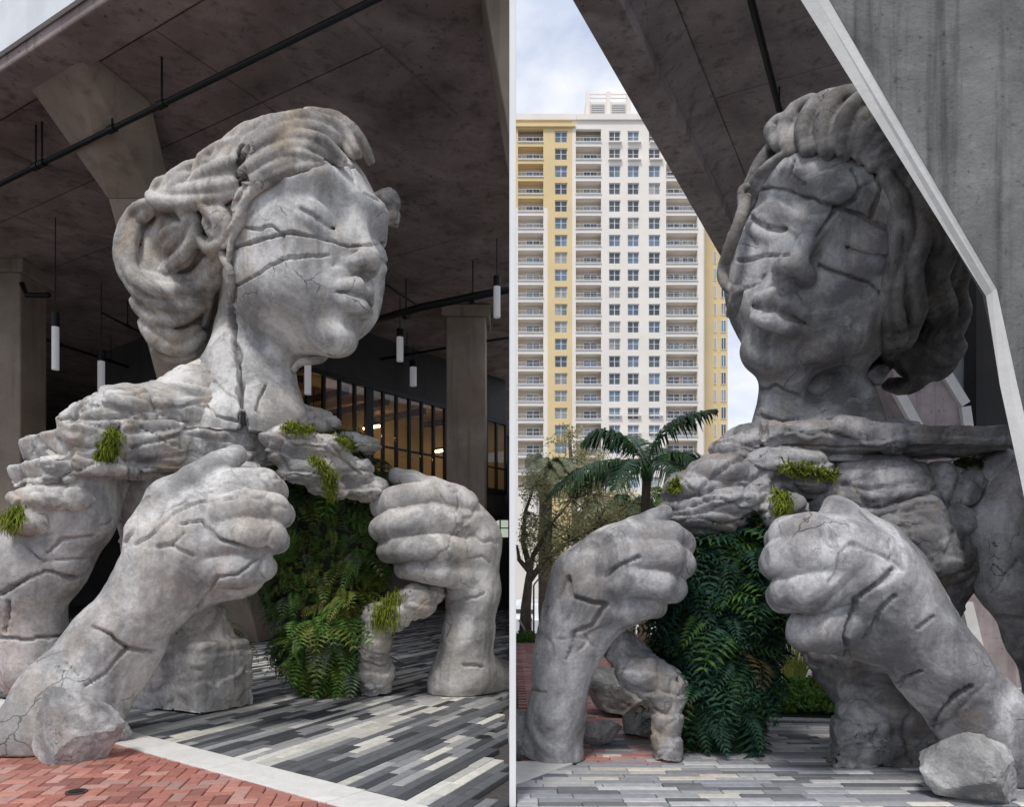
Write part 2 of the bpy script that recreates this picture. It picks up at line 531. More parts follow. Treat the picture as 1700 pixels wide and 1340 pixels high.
drain(127, 1316, .075, 'small round drain cover set in red bricks')
drain(803, 1225, .085, 'small dark round drain cover set among striped pavers')

# ---- right paving: long pale pavers in rows, brick plaza beyond, pale strip between
cells = []
for i in range(0, 150):
    y = 4.7 + i * .094
    if y > 13.5: break
    t = .034
    first = True
    while t < 14:
        l = rnd.choice([.30, .30, .45, .60])
        if first: l = rnd.choice([.1, .15, .2, .3]); first = False
        x = t + l / 2; t += l + .005
        px = CX + F * x / y
        if px > 1900: break
        if px < 1000 and y > 6.35: continue
        cells.append((x, y, 0, l, .089, rnd.choices([0, 1, 2, 3, 4], [3, 4, 4, 3, 1.6])[0]))
pavr = MB().box((13.0, 13.6, -.045), (13.4, 13.9, -.02)).build('pale_paving', M['joint']); tag(pavr, kind='structure')
lay(pavr, 'distant_pavers', cells, TONES_R, 'paver', None, 8)
cells = []
for i in range(0, 150):
    y = 6.46 + i * .112
    if y > 20.3: break
    t = .08 + (i % 2) * .11
    while t < 8:
        x = t + .105; t += .222
        px = CX + F * x / y
        if px > 1105: break
        cells.append((x, y, 0, .214, .105, rnd.choice([0, 0, 1, 2])))
plz = MB().box((9.0, 19.6, -.045), (9.4, 19.9, -.02)).build('brick_plaza', M['joint']); tag(plz, kind='structure')
lay(plz, 'distant_bricks', cells, BRICKS_R, 'brick', None, 9, hidden=lambda px, py: 880 < px < 965)
def strip(name, pts, z):
    o = MB().prism([Vector((p.x, p.y, -.04)) for p in pts], (0, 0, z + .04)).build(name, M['kerb'], bevel=.004); tag(o, kind='structure'); return o
strip('pale_strip', [G(856, 1267), G(952, 1267), G(950, 1270), G(856, 1304)], .013)
strip('pale_strip', [G(955, 1143), G(1045, 1122), G(1085, 1122), G(1085, 1146)], .012)
bed_soil = MB()
# ---- added wall standing in for a divider line, edge-on; keeps both sides' light apart
wall = MB().prism([(-.018, 5.25, -.06), (-.018, 5.25, 5.9), (-.018, 46, 5.9), (-.018, 46, -.06)], (.046, 0, 0)).build('added_divider_wall', M['white_wall'], bevel=.003)
tag(wall, 'added thin white wall as divider line, end on between the two stone sculptures', 'wall')

# ================================================================== left hall
ZC = 9.0
E0, E1 = P(0, 95, 1), P(140, 0, 1)
def at_z(px, py, z):
    Y = (z - EYE) * F / (HZ - py); return P(px, py, Y)
A, B = at_z(0, 95, ZC), at_z(140, 0, ZC)
ed = (B - A).normalized(); en = Vector((-ed.y, ed.x, 0))
if en.y < 0: en = -en
tb = (-.03 - A.x) / ed.x
Bx = A + ed * tb
Ax = A - ed * 16
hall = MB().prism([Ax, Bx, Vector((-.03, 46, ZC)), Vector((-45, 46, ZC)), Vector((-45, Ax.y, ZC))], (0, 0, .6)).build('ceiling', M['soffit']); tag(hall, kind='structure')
# formwork panels, each a slightly proud plate with a dark joint round it
pu, pv = ed, en
rp = random.Random(5)
npan = 0
for i in range(-7, 12):
    for j in range(0, 12):
        if i * 2.44 > tb + 3: continue
        q = [A + pu * (i * 2.44 + a) + pv * (.75 + j * 1.83 + b) for a, b in ((.012, .012), (2.428, .012), (2.428, 1.818), (.012, 1.818))]
        if max(p.x for p in q) > -.05 or min(p.x for p in q) < -24 or max(p.y for p in q) > 40: continue
        dz = -.02 - rp.uniform(0, .012)
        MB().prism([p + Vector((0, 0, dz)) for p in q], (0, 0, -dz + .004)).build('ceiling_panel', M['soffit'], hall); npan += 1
# edge beam with its white face
fz = MB().prism([Ax - en * .06, Bx - en * .06, Bx - en * .006, Ax - en * .006], (0, 0, 2.4)).build('fascia', M['fascia']); tag(fz, kind='structure')
MB().prism([Ax + en * .01 + Vector((0, 0, -.18)), Bx + en * .01 + Vector((0, 0, -.18)), Bx + en * .62 + Vector((0, 0, -.18)), Ax + en * .62 + Vector((0, 0, -.18))], (0, 0, .19)).build('edge_beam', M['soffit'], hall, bevel=.03)

# leaning column with its flared head
def quad_at(pts): return [Vector(p) for p in pts]
cb, ct = G(415, 1065), at_z(232, 235, ZC)
root = empty('leaning_column', (cb.x, cb.y, 0), 'brown concrete column leaning forward behind the hair of the pale sculpture', 'column')
c0 = cb; c1 = ct + Vector((0, 0, -1.2))
dirc = (at_z(200, 190, ZC) - cb); c1 = cb + dirc * .87
w_, d_ = Vector((.38, 0, 0)), Vector((0, .45, 0))
ring = lambda c, k=1.0: [c - w_*k - d_, c + w_*k - d_, c + w_*k + d_, c - w_*k + d_]
MB().loft([ring(c0), ring(c1)]).build('shaft', M['column'], root, bevel=.03)
top = [at_z(30, 118, ZC - .03), at_z(118, 62, ZC - .03), at_z(250, 168, ZC - .03), at_z(168, 205, ZC - .03)]
MB().loft([[c1 - w_*1.005 - d_*1.01, c1 + w_*1.005 - d_*1.01, c1 + w_*1.005 + d_*1.01, c1 - w_*1.005 + d_*1.01], [top[0], top[1], top[2], top[3]]]).build('flared_head', M['column'], root, bevel=.02)
def column(px0, px1, Y, label, name='concrete_column', depth=1.0, z1=ZC - .02):
    x0, x1 = (px0 - CX) / F * Y, (px1 - CX) / F * Y
    root = empty(name, ((x0 + x1) / 2, Y, 0), label, 'column')
    MB().box((x0, Y, -.05), (x1, Y + depth, z1)).build('shaft', M['column'], root, bevel=.04)
    MB().box((x0 - .12, Y - .12, z1 - .32), (x1 + .12, Y + depth + .12, z1 - .004)).build('capital', M['column'], root, bevel=.03)
    MB().box((x0 - .03, Y - .03, -.04), (x1 + .03, Y + depth + .03, .14)).build('plinth', M['column'], root, bevel=.02)
column(741, 806, 20.6, 'square grey brown concrete column rising behind the raised far hand', depth=1.1)
column(-40, 34, 17.6, 'square concrete column at the left edge of the dark hall')
column(640, 690, 33, 'distant dark column far inside the hall behind the far hand')
# sloping pier against the wall, upper right
m = MB(); y0, y1 = 9.2, 10.2
m.prism([P(805, 0, y0), P(783, -130, y0), P(846, -130, y0), P(846.5, 232, y0)], (0, 1.0, 0))
root = empty('sloping_strut', tuple(P(846, 232, y0)), 'sloping brown concrete strut meeting the white wall high up', 'strut')
m.build('strut_body', M['column'], root, bevel=.02)

# upper glazed room with warm light
M['glass_warm'] = None
def glass(name, tint=(.9, .95, 1), rough=.03, mixv=.82):
    m, nt, b = new_mat(name)
    out = [n for n in nt.nodes if n.type == 'OUTPUT_MATERIAL'][0]
    tr = nt.nodes.new('ShaderNodeBsdfTransparent'); tr.inputs[0].default_value = (*tint, 1)
    gl = nt.nodes.new('ShaderNodeBsdfGlossy'); gl.inputs['Roughness'].default_value = rough
    ms = nt.nodes.new('ShaderNodeMixShader'); ms.inputs[0].default_value = 1 - mixv
    nt.links.new(tr.outputs[0], ms.inputs[1]); nt.links.new(gl.outputs[0], ms.inputs[2]); nt.links.new(ms.outputs[0], out.inputs[0])
    return m
M['pane'] = glass('clear_smoky_glass', (.85, .82, .76), .02, .93)
M['room'] = plain('warm_room_wall', (.55, .43, .28), .8, 0, .12, 1)
M['tube_warm'] = emit('warm_tube_light', (1.0, .74, .42), 20)
M['tube_white'] = emit('pendant_diffuser', (.62, .62, .63), .12)
gc = Vector((-6.75, 19.6, 0)); gr_ = Vector((-.25, 28.6, 0)); gl_ = Vector((-13.6, 25.0, 0))
zb, zt = 4.75, 7.35
room = empty('glazed_room', (gc.x, gc.y, zb), 'upper glazed room with black mullions glowing warm behind the sculpture', 'room')
rd = (gr_ - gc).normalized(); ld = (gl_ - gc).normalized()
rl, ll = (gr_ - gc).length, (gl_ - gc).length
inn = (rd + ld).normalized()
MB().prism([gc + Vector((0, 0, zb - .9)), gr_ + Vector((0, 0, zb - .9)), gr_ + inn * 6 + Vector((0, 0, zb - .9)), gl_ + inn * 6 + Vector((0, 0, zb - .9)), gl_ + Vector((0, 0, zb - .9))][:5], (0, 0, .8)).build('floor_slab', M['dark_wall'], room)
MB().prism([gc + Vector((0, 0, zt)), gr_ + Vector((0, 0, zt)), gl_ + Vector((0, 0, zt))], (0, 0, ZC - zt - .02)).build('bulkhead', M['dark_wall'], room)
k = .97
bd = (gr_ - gl_).normalized(); bn = Vector((-bd.y, bd.x, 0))
if bn.dot(inn) < 0: bn = -bn
MB().prism([gl_ + Vector((0, 0, zb)), gr_ + Vector((0, 0, zb)), gr_ + bn * .2 + Vector((0, 0, zb)), gl_ + bn * .2 + Vector((0, 0, zb))], (0, 0, zt - zb)).build('back_wall', M['room'], room)
MB().prism([gc + inn * .3 + Vector((0, 0, zt - .05)), gr_ - rd * .4 + Vector((0, 0, zt - .05)), gl_ - ld * .4 + Vector((0, 0, zt - .05))], (0, 0, .045)).build('room_ceiling', M['room'], room)
for k in range(5):
    q0 = gc + rd * (1.5 + k * 1.7) + inn * .4 + Vector((0, 0, zt - .22)); q1 = q0 + ld * (5.2 - k * .9)
    MB().bar(q0, q1, .12, .2).build('duct', M['dark_wall'], room)
for (o_, d_r, L) in ((gc, rd, rl), (gc, ld, ll)):
    n = int(L / .58); st = L / n
    for i in range(n + 1):
        p = o_ + d_r * (i * st)
        wide = .30 if i in (0, 7) else .085
        MB().bar(p + Vector((0, 0, zb - .1)), p + Vector((0, 0, zt + .02)), wide, .1, up=(d_r.y, -d_r.x, 0)).build('mullion', M['black_steel'], room)
        if i < n:
            a, b = p + d_r * .05, p + d_r * (st - .05)
            MB().prism([a + Vector((0, 0, zb)), b + Vector((0, 0, zb)), b + Vector((0, 0, zt)), a + Vector((0, 0, zt))], Vector((-d_r.y, d_r.x, 0)) * .012).build('pane', M['pane'], room)
    MB().bar(o_ + Vector((0, 0, zb + .85)), o_ + d_r * L + Vector((0, 0, zb + .85)), .05, .06).build('transom', M['black_steel'], room)
    MB().bar(o_ + Vector((0, 0, zb - .02)), o_ + d_r * L + Vector((0, 0, zb - .02)), .14, .16).build('sill_rail', M['black_steel'], room)
    MB().bar(o_ + Vector((0, 0, zt)), o_ + d_r * L + Vector((0, 0, zt)), .14, .14).build('head_rail', M['black_steel'], room)
for (a, dd, z, L, lab_) in ((gc + inn * 2.2 + rd * 1.2, rd, 6.3, .9, 'glowing warm strip light behind glass just right of the neck'), (gc + rd * 7.2 + inn * 1.4, ld * -1, 6.0, 1.0, 'glowing warm strip light behind glass beside the right column'), (gc + ld * 3 + inn * 1.6, ld, 6.6, 1.0, 'glowing warm strip light behind glass left of the neck'), (gc + inn * 2.6 + rd * 4.4, ld, 6.7, .8, 'glowing warm strip light behind glass above the chest flap')):
    fix = empty('strip_light', tuple(a + Vector((0, 0, z))), lab_, 'light', 'strip lights in the glazed room')
    MB().bar(a + Vector((0, 0, z)), a + dd * L + Vector((0, 0, z)), .07).build('tube', M['tube_warm'], fix)
    MB().bar(a + Vector((0, 0, z + .08)), a + dd * L + Vector((0, 0, z + .08)), .10, .06).build('housing', M['black_steel'], fix)
    MB().bar(a + dd * L * .5 + Vector((0, 0, z + .1)), a + dd * L * .5 + Vector((0, 0, zt + .1)), .02).build('rod', M['black_steel'], fix)
# dark end of the hall with a low lit window
bw_ = MB().box((-45, 40, -.05), (-.04, 40.4, ZC)).build('hall_wall', M['dark_wall']); tag(bw_, kind='structure')
sw_ = MB().box((-24.4, 14, -.05), (-24, 40, ZC)).build('hall_wall', M['dark_wall']); tag(sw_, kind='structure')
root = empty('lit_window', (-.8, 39.8, 3.0), 'low pale window glowing at the far end of the dark hall', 'window')
MB().box((-1.5, 39.86, 3.6), (-.2, 39.9, 4.5)).build('pane', emit('daylit_far_pane', (.55, .62, .5), .5), root)
for x in (-1.55, -1.1, -.66, -.2): MB().box((x, 39.80, 3.5), (x + .07, 39.855, 4.6)).build('mullion', M['black_steel'], root)
for z in (3.5, 4.05, 4.55): MB().box((-1.55, 39.81, z), (-.12, 39.85, z + .06)).build('rail', M['black_steel'], root)
# pipes under the ceiling
def pipe(pts, r, label, hang=()):
    root = empty('ceiling_pipe', tuple(pts[0]), label, 'pipe')
    MB().tube(pts, r, 10).build('run', M['black_steel'], root, smooth=True)
    for t in hang:
        i = 0; p = pts[0] + (pts[-1] - pts[0]) * t
        MB().tube([p, Vector((p.x, p.y, ZC - .02))], .016, 6).build('hanger', M['black_steel'], root)
        d = (pts[-1] - pts[0]).normalized()
        MB().tube([p - d * .07, p + d * .07], r * 1.45, 10).build('coupling', M['black_steel'], root)
a, b = at_z(-30, 320, 8.3), at_z(640, -10, 8.3)
pipe([a, b], .04, 'long black pipe running diagonally below the stained ceiling', (.19, .21, .42, .55))
pipe([at_z(40, 552, 8.2), at_z(215, 610, 8.2)], .04, 'thin black pipe under the ceiling at left of the hair', (.3, .8))
pipe([at_z(620, 458, 8.3), at_z(690, 505, 8.3)], .03, 'short thin pipe slanting down right of the nose', ())
pipe([at_z(575, 545, 8.1), at_z(700, 510, 8.1), at_z(846, 480, 8.1)], .09, 'thick dark duct pipe crossing above the right column', (.4, .8))
pipe([at_z(610, 600, 8.3), at_z(846, 560, 8.3)], .04, 'thin black pipe crossing behind the pendant lamps', (.3, .6))
pipe([at_z(170, 520, 8.3), at_z(250, 560, 8.3)], .03, 'thin dark pipe just left of the bun of hair', (.5,))
pipe([P(36, 470, 17.4), P(44, 490, 17.4), P(82, 490, 17.3)], .06, 'short bent dark pipe stub beside the left column', ())
# pendant lamps
for i, (px, y0_, y1_, Y, lab) in enumerate((
    (92, 543, 614, 15.5, 'white tube pendant lamp nearest the left column'),
    (168, 600, 655, 19, 'white tube pendant lamp hanging just above the near shoulder'),
    (825, 476, 527, 16.5, 'white tube pendant lamp beside the dividing wall'),
    (664, 560, 600, 20, 'white tube pendant lamp level with the chin, upper one of three'),
    (686, 610, 641, 24, 'white tube pendant lamp between two others beside the right column'),
    (677, 648, 677, 27, 'white tube pendant lamp lowest of the three by the right column'),
    (511, 598, 655, 17.5, 'white tube pendant lamp hanging right under the chin'))):
    a, b = P(px, y0_, Y), P(px, y1_, Y)
    root = empty('pendant_lamp', tuple(b), lab, 'lamp', 'tube pendant lamps in the hall')
    r = 5.6 / F * Y
    MB().tube([b, a], r, 14).build('diffuser', M['tube_white'], root, smooth=False)
    MB().tube([a, a + Vector((0, 0, .34 * (a.z - b.z)))], r * 1.05, 14).build('cap', M['black_steel'], root)
    MB().tube([a, Vector((a.x, a.y, ZC - .02))], .012, 6).build('rod', M['black_steel'], root)

# ================================================================== right canopy
ZR = 9.0
A, B = at_z(950, 0, ZR), at_z(1205, 442, ZR)
ed = (B - A).normalized(); en = Vector((ed.y, -ed.x, 0))
S0 = A - ed * .12; S1 = A + ed * 26
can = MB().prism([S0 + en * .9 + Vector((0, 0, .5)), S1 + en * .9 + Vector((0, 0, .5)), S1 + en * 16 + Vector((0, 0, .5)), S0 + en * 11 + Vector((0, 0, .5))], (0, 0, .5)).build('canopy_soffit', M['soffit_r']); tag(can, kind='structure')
eb = MB().prism([S0 + Vector((0, 0, 0)), S1, S1 + en * .55, S0 + en * .55], (0, 0, 1.1)).build('canopy_edge_beam', M['soffit_r'], bevel=.02); tag(eb, kind='structure')
MB().prism([S0 + en * .552 + Vector((0, 0, .22)), S1 + en * .552 + Vector((0, 0, .22)), S1 + en * 1.0 + Vector((0, 0, .46)), S0 + en * 1.0 + Vector((0, 0, .46))], (0, 0, .5)).build('inner_haunch', M['soffit_r'], can)
for i in range(24):
    q0 = S0 + ed * (i * 1.25 + .008); q1 = S0 + ed * ((i + 1) * 1.25 - .008)
    for j in range(5):
        o0, o1 = 1.02 + j * 2.4 + .008, 1.02 + (j + 1) * 2.4 - .008
        dz = .5 - .012 - rp.uniform(0, .012)
        MB().prism([Vector((p.x, p.y, ZR + dz)) for p in (q0 + en * o0, q1 + en * o0, q1 + en * o1, q0 + en * o1)], (0, 0, .5 - dz + .004)).build('soffit_board', M['soffit_r'], can)
root = empty('ceiling_pipe', tuple(at_z(1247, 0, ZR + .2)), 'black pipe running under the canopy towards the crown of the grey head', 'pipe')
MB().tube([at_z(1238, -60, ZR + .2), at_z(1247, 0, ZR + .2), at_z(1297, 195, ZR + .2), at_z(1330, 330, ZR + .2)], .05, 10).build('run', M['black_steel'], root)
p = at_z(1294, 172, ZR + .2); MB().tube([p, p + Vector((0, 0, .3))], .014, 6).build('hanger', M['black_steel'], root)

# great slanted pier at the right: inclined leg below, flaring arm above
YP = 5.35
def pier(name, outer, Y, th, edge, label, mat_f=None, off=None):
    """outer: photo outline of the face, edge: index list of the outline that carries the pale chamfer"""
    root = empty(name, (P(outer[-1][0], outer[-1][1], Y).x, Y, 0), label, 'pier')
    face = [P(x, y, Y) for x, y in outer]
    MB().prism(face, (0, th, 0)).build('body', mat_f or M['pier'], root)
    return root
LINE = [(1292, -60), (1330, 0), (1637, 492), (1660, 640), (1695, 800), (1760, 1130), (1800, 1330)]
root = empty('slanted_pier', (P(1800, 1330, YP).x, YP, 0), 'huge board marked grey concrete pier with slanted edge coloured as lit at right', 'pier')
def shiftl(pts, dx): return [(x + dx, y) for x, y in pts]
def toz(pts, Y, z): return [Vector((p.x, p.y, p.z)) for p in (P(x, y, Y) for x, y in pts)]
edge_pts = [(1240, -142)] + LINE[1:]
face_pts = [(1296, -142), (1378, 0), (1655, 478), (1690, 640), (1727, 800), (1790, 1130), (1830, 1330)]
front = [P(x, y, YP) for x, y in face_pts] + [P(2300, 1330, YP), P(2300, -142, YP)]
MB().prism(front, (0, .16, 0)).build('body', M['pier'], root)
# chamfered edge, its light put into the pale colour: from the face plane back and outwards
mid_pts = [(a[0] * .42 + b[0] * .58, b[1] * .58 + a[1] * .42) for a, b in zip(edge_pts, face_pts)]
f0 = [P(x, y, YP + .003) for x, y in face_pts]; f1 = [P(x, y, YP + .02) for x, y in mid_pts]; f2 = [P(x, y, YP + .055) for x, y in edge_pts]
b2 = [Vector((p.x + .03, YP + .6, p.z)) for p in f2]
m = MB(); n = len(f0)
m.v = [tuple(p) for p in f0 + f1 + f2 + [Vector((p.x + .06, YP + .19, p.z)) for p in f0]]
for i in range(n - 1):
    for r in range(3):
        m.f.append((r*n + i, r*n + i + 1, (r+1)*n + i + 1, (r+1)*n + i))
    m.f.append((3*n + i, 3*n + i + 1, i + 1, i))
m.f += [tuple(r*n for r in range(4)), tuple(r*n + n - 1 for r in (3, 2, 1, 0))]
m.build('chamfered_edge', M['pier_edge'], root)
# formwork seams standing slightly proud on the face
for k, y in enumerate((-60, 95, 208, 330, 470, 640, 820, 1010)):
    pass
# further piers, dark back wall and grey wall behind
def vpier(outline, chamf, Y, th, label):
    root = empty('background_pier', (P(outline[0][0], 1100, Y).x, Y, 0), label, 'pier', 'piers standing further back')
    MB().prism([P(x, y, Y) for x, y in outline], (0, th, 0)).build('body', M['soffit_r'], root)
    for (a, b) in chamf:
        MB().bar(P(*a, Y - .03), P(*b, Y - .03), .16, .10, up=(0, 1, 0)).build('pale_edge', M['pier_edge'], root)
vpier([(1555, 560), (1480, 610), (1490, 650), (1540, 745), (1545, 1140), (1622, 1140), (1612, 760), (1600, 670), (1562, 600)], [((1489, 648), (1530, 722)), ((1563, 610), (1601, 672)), ((1601, 676), (1610, 740))], 12.5, .8, 'pale concrete pier seen beyond the collar slab of grey sculpture')
vpier([(1600, 990), (1636, 1142), (1720, 1142), (1720, 960), (1660, 960)], [((1603, 1002), (1636, 1140))], 10.9, .7, 'low pale concrete pier foot seen under the arm at right')
gw = MB().box(tuple(P(1285, 1105, 13.7))[:2] + (-.05,), (26, 14.1, 9.6)).build('grey_wall', M['grey_wall']); tag(gw, 'flat grey painted wall closing the space behind the dark sculpture', 'wall')
dk = MB().box((P(1615, 600, 13.4).x, 13.3, -.05), (26, 13.66, 9.45)).build('dark_wall', M['dark_wall']); tag(dk, 'dark shaded wall at right behind the grey sculpture and its arm', 'wall')
# ================================================================== modelling in stone: distance fields
def vnoise(p, seed=0):
    """value noise in -1..1 for an (n,3) array"""
    i = np.floor(p).astype(np.int64); f = (p - i).astype(np.float32)
    f = f * f * (3 - 2 * f)
    def h(ix, iy, iz):
        n = (ix * 374761393 + iy * 668265263 + iz * 2147483647 + seed * 144269504) & 0xffffffff
        n = ((n ^ (n >> 13)) * 1274126177) & 0xffffffff
        return ((n ^ (n >> 16)) & 0xffff).astype(np.float32) / 32767.5 - 1
    r = 0
    for dx in (0, 1):
        wx = f[:, 0] if dx else 1 - f[:, 0]
        for dy in (0, 1):
            wy = f[:, 1] if dy else 1 - f[:, 1]
            for dz in (0, 1):
                wz = f[:, 2] if dz else 1 - f[:, 2]
                r = r + wx * wy * wz * h(i[:, 0] + dx, i[:, 1] + dy, i[:, 2] + dz)
    return r

def fbm(p, scale, octaves=4, seed=0, gain=.5):
    r = 0; a = 1.0; s = 0
    for o in range(octaves):
        r = r + a * vnoise(p * (scale * 2 ** o) + 17.3 * o, seed + o); s += a; a *= gain
    return r / s

def cell_edge(p, scale, seed=0, with_id=False):
    """distance to the nearest cell border (in cell units)"""
    q = p * scale; i = np.floor(q).astype(np.int64)
    d1 = np.full(len(q), 9.0, np.float32); d2 = d1.copy(); rid = np.zeros(len(q), np.float32)
    for dx in (-1, 0, 1):
        for dy in (-1, 0, 1):
            for dz in (-1, 0, 1):
                c = i + np.array([dx, dy, dz])
                n = (c[:, 0] * 374761393 + c[:, 1] * 668265263 + c[:, 2] * 2147483647 + seed * 97) & 0xffffffff
                n = ((n ^ (n >> 13)) * 1274126177) & 0xffffffff
                o = np.stack([(n & 1023), ((n >> 10) & 1023), ((n >> 20) & 1023)], 1) / 1023.0
                d = np.linalg.norm(c + o - q, axis=1)
                closer = d < d1
                d2 = np.where(closer, d1, np.minimum(d2, d)); d1 = np.where(closer, d, d1); rid = np.where(closer, ((n >> 5) & 255) / 255.0, rid)
    return (d2 - d1, rid) if with_id else d2 - d1

VOX = .74
class Field:
    def __init__(self, lo, hi, vox):
        vox = vox * VOX
        self.vox = vox
        self.lo = np.array(lo, np.float32)
        self.n = np.maximum(2, np.ceil((np.array(hi) - self.lo) / vox).astype(int) + 1)
        self.d = np.full(self.n, 1.0, np.float32)
    def _slab(self, lo, hi):
        a = np.clip(np.floor((np.array(lo) - self.lo) / self.vox).astype(int), 0, self.n)
        b = np.clip(np.ceil((np.array(hi) - self.lo) / self.vox).astype(int) + 1, 0, self.n)
        if np.any(b <= a): return None
        ax = [self.lo[k] + self.vox * np.arange(a[k], b[k], dtype=np.float32) for k in range(3)]
        sl = tuple(slice(a[k], b[k]) for k in range(3))
        return sl, ax[0][:, None, None], ax[1][None, :, None], ax[2][None, None, :]
    def _put(self, sl, d, k, mode):
        o = self.d[sl]
        if mode == 'add':
            if k > 0:
                h = np.maximum(k - np.abs(o - d), 0) / k
                self.d[sl] = np.minimum(o, d) - h * h * k * .25
            else: self.d[sl] = np.minimum(o, d)
        else:
            d = -d
            if k > 0:
                h = np.maximum(k - np.abs(o - d), 0) / k
                self.d[sl] = np.maximum(o, d) + h * h * k * .25
            else: self.d[sl] = np.maximum(o, d)
    def cap(self, a, b, ra, rb=None, k=.1, mode='add'):
        a, b = np.array(a, np.float32), np.array(b, np.float32); rb = ra if rb is None else rb
        m = max(ra, rb) + k + 3 * self.vox
        s = self._slab(np.minimum(a, b) - m, np.maximum(a, b) + m)
        if s is None: return self
        sl, x, y, z = s
        ba = b - a; L = float(ba @ ba) + 1e-9
        t = np.clip(((x - a[0]) * ba[0] + (y - a[1]) * ba[1] + (z - a[2]) * ba[2]) / L, 0, 1)
        d = np.sqrt((x - a[0] - ba[0] * t) ** 2 + (y - a[1] - ba[1] * t) ** 2 + (z - a[2] - ba[2] * t) ** 2) - (ra + (rb - ra) * t)
        self._put(sl, d, k, mode); return self
    def chain(self, pts, rads, k=.08, mode='add'):
        for i in range(len(pts) - 1):
            self.cap(pts[i], pts[i + 1], rads[i], rads[i + 1], k, mode)
        return self
    def ell(self, c, r, rot=None, k=.1, mode='add'):
        c = np.array(c, np.float32); r = np.array(r, np.float32)
        m = float(max(r)) + k + 3 * self.vox
        s = self._slab(c - m, c + m)
        if s is None: return self
        sl, x, y, z = s
        x, y, z = x - c[0], y - c[1], z - c[2]
        if rot is not None:
            q = np.array(rot, np.float32)           # rows: the local axes in world coordinates
            x, y, z = (q[0,0]*x + q[0,1]*y + q[0,2]*z, q[1,0]*x + q[1,1]*y + q[1,2]*z, q[2,0]*x + q[2,1]*y + q[2,2]*z)
        k0 = np.sqrt((x/r[0])**2 + (y/r[1])**2 + (z/r[2])**2)
        k1 = np.sqrt((x/r[0]**2)**2 + (y/r[1]**2)**2 + (z/r[2]**2)**2) + 1e-6
        self._put(sl, (k0 * (k0 - 1) / k1).astype(np.float32), k, mode); return self
    def box(self, c, half, rot=None, rnd=.05, k=.05, mode='add'):
        c = np.array(c, np.float32); h = np.array(half, np.float32)
        m = float(np.linalg.norm(h)) + k + 3 * self.vox
        s = self._slab(c - m, c + m)
        if s is None: return self
        sl, x, y, z = s
        x, y, z = x - c[0], y - c[1], z - c[2]
        if rot is not None:
            q = np.array(rot, np.float32)
            x, y, z = (q[0,0]*x + q[0,1]*y + q[0,2]*z, q[1,0]*x + q[1,1]*y + q[1,2]*z, q[2,0]*x + q[2,1]*y + q[2,2]*z)
        qx, qy, qz = np.abs(x) - h[0] + rnd, np.abs(y) - h[1] + rnd, np.abs(z) - h[2] + rnd
        d = np.sqrt(np.maximum(qx, 0)**2 + np.maximum(qy, 0)**2 + np.maximum(qz, 0)**2) + np.minimum(np.maximum(qx, np.maximum(qy, qz)), 0) - rnd
        self._put(sl, d.astype(np.float32), k, mode); return self
    def merge(self, other, k):
        self._put((slice(None),) * 3, other.d, k, 'add'); return self
    def like(self):
        q = Field(self.lo, self.lo + self.vox, self.vox / VOX); q.n = self.n.copy(); q.d = np.full(q.n, 1.0, np.float32)
        return q
    def ground(self, z=0.0):
        zz = self.lo[2] + self.vox * np.arange(self.n[2], dtype=np.float32)
        self.d = np.maximum(self.d, (z - zz)[None, None, :]); return self
    def surface(self):
        """surface nets: vertices and quads"""
        D = self.d.copy()
        D[0] = D[-1] = 1; D[:, 0] = D[:, -1] = 1; D[:, :, 0] = D[:, :, -1] = 1
        ins = D < 0
        cnt = np.zeros(self.n - 1, np.int8)
        for a in (0, 1):
            for b in (0, 1):
                for c in (0, 1):
                    cnt += ins[a:self.n[0]-1+a, b:self.n[1]-1+b, c:self.n[2]-1+c]
        cell = np.argwhere((cnt > 0) & (cnt < 8))
        idx = np.full(self.n - 1, -1, np.int32); idx[tuple(cell.T)] = np.arange(len(cell))
        acc = np.zeros((len(cell), 3), np.float32); w = np.zeros(len(cell), np.float32)
        corners = [(a, b, c) for a in (0, 1) for b in (0, 1) for c in (0, 1)]
        val = {q: D[cell[:, 0]+q[0], cell[:, 1]+q[1], cell[:, 2]+q[2]] for q in corners}
        for q in corners:
            for ax in range(3):
                if q[ax]: continue
                q2 = list(q); q2[ax] = 1; q2 = tuple(q2)
                a, b = val[q], val[q2]
                x = (a < 0) != (b < 0)
                t = np.where(x, a / np.where(x, a - b, 1), 0)
                for k in range(3):
                    acc[:, k] += np.where(x, q[k] + (t if k == ax else 0), 0)
                w += x
        v = self.lo + self.vox * (cell + acc / np.maximum(w, 1)[:, None])
        quads = []
        for ax in range(3):
            b, c = (ax + 1) % 3, (ax + 2) % 3
            s0 = [slice(1, -1)] * 3; s1 = [slice(1, -1)] * 3
            s0[ax] = slice(0, -1); s1[ax] = slice(1, None)
            A, B = ins[tuple(s0)], ins[tuple(s1)]
            for flip in (False, True):
                e = np.argwhere((A & ~B) if not flip else (~A & B))
                if not len(e): continue
                e = e + 1; e[:, ax] -= 1
                def at(db, dc):
                    g = e.copy(); g[:, b] += db; g[:, c] += dc
                    return idx[tuple(g.T)]
                q = np.stack([at(-1, -1), at(0, -1), at(0, 0), at(-1, 0)], 1)
                quads.append(q[:, ::-1] if flip else q)
        f = np.concatenate(quads)
        f = f[(f >= 0).all(1)]
        return v.astype(np.float32), f

def normals(v, f):
    a = np.cross(v[f[:, 2]] - v[f[:, 0]], v[f[:, 3]] - v[f[:, 1]])
    n = np.zeros_like(v)
    for k in range(4): np.add.at(n, f[:, k], a)
    return n / (np.linalg.norm(n, axis=1, keepdims=True) + 1e-9)

def proj(v):
    return np.stack([CX + F * v[:, 0] / v[:, 1], HZ - F * (v[:, 2] - EYE) / v[:, 1]], 1)

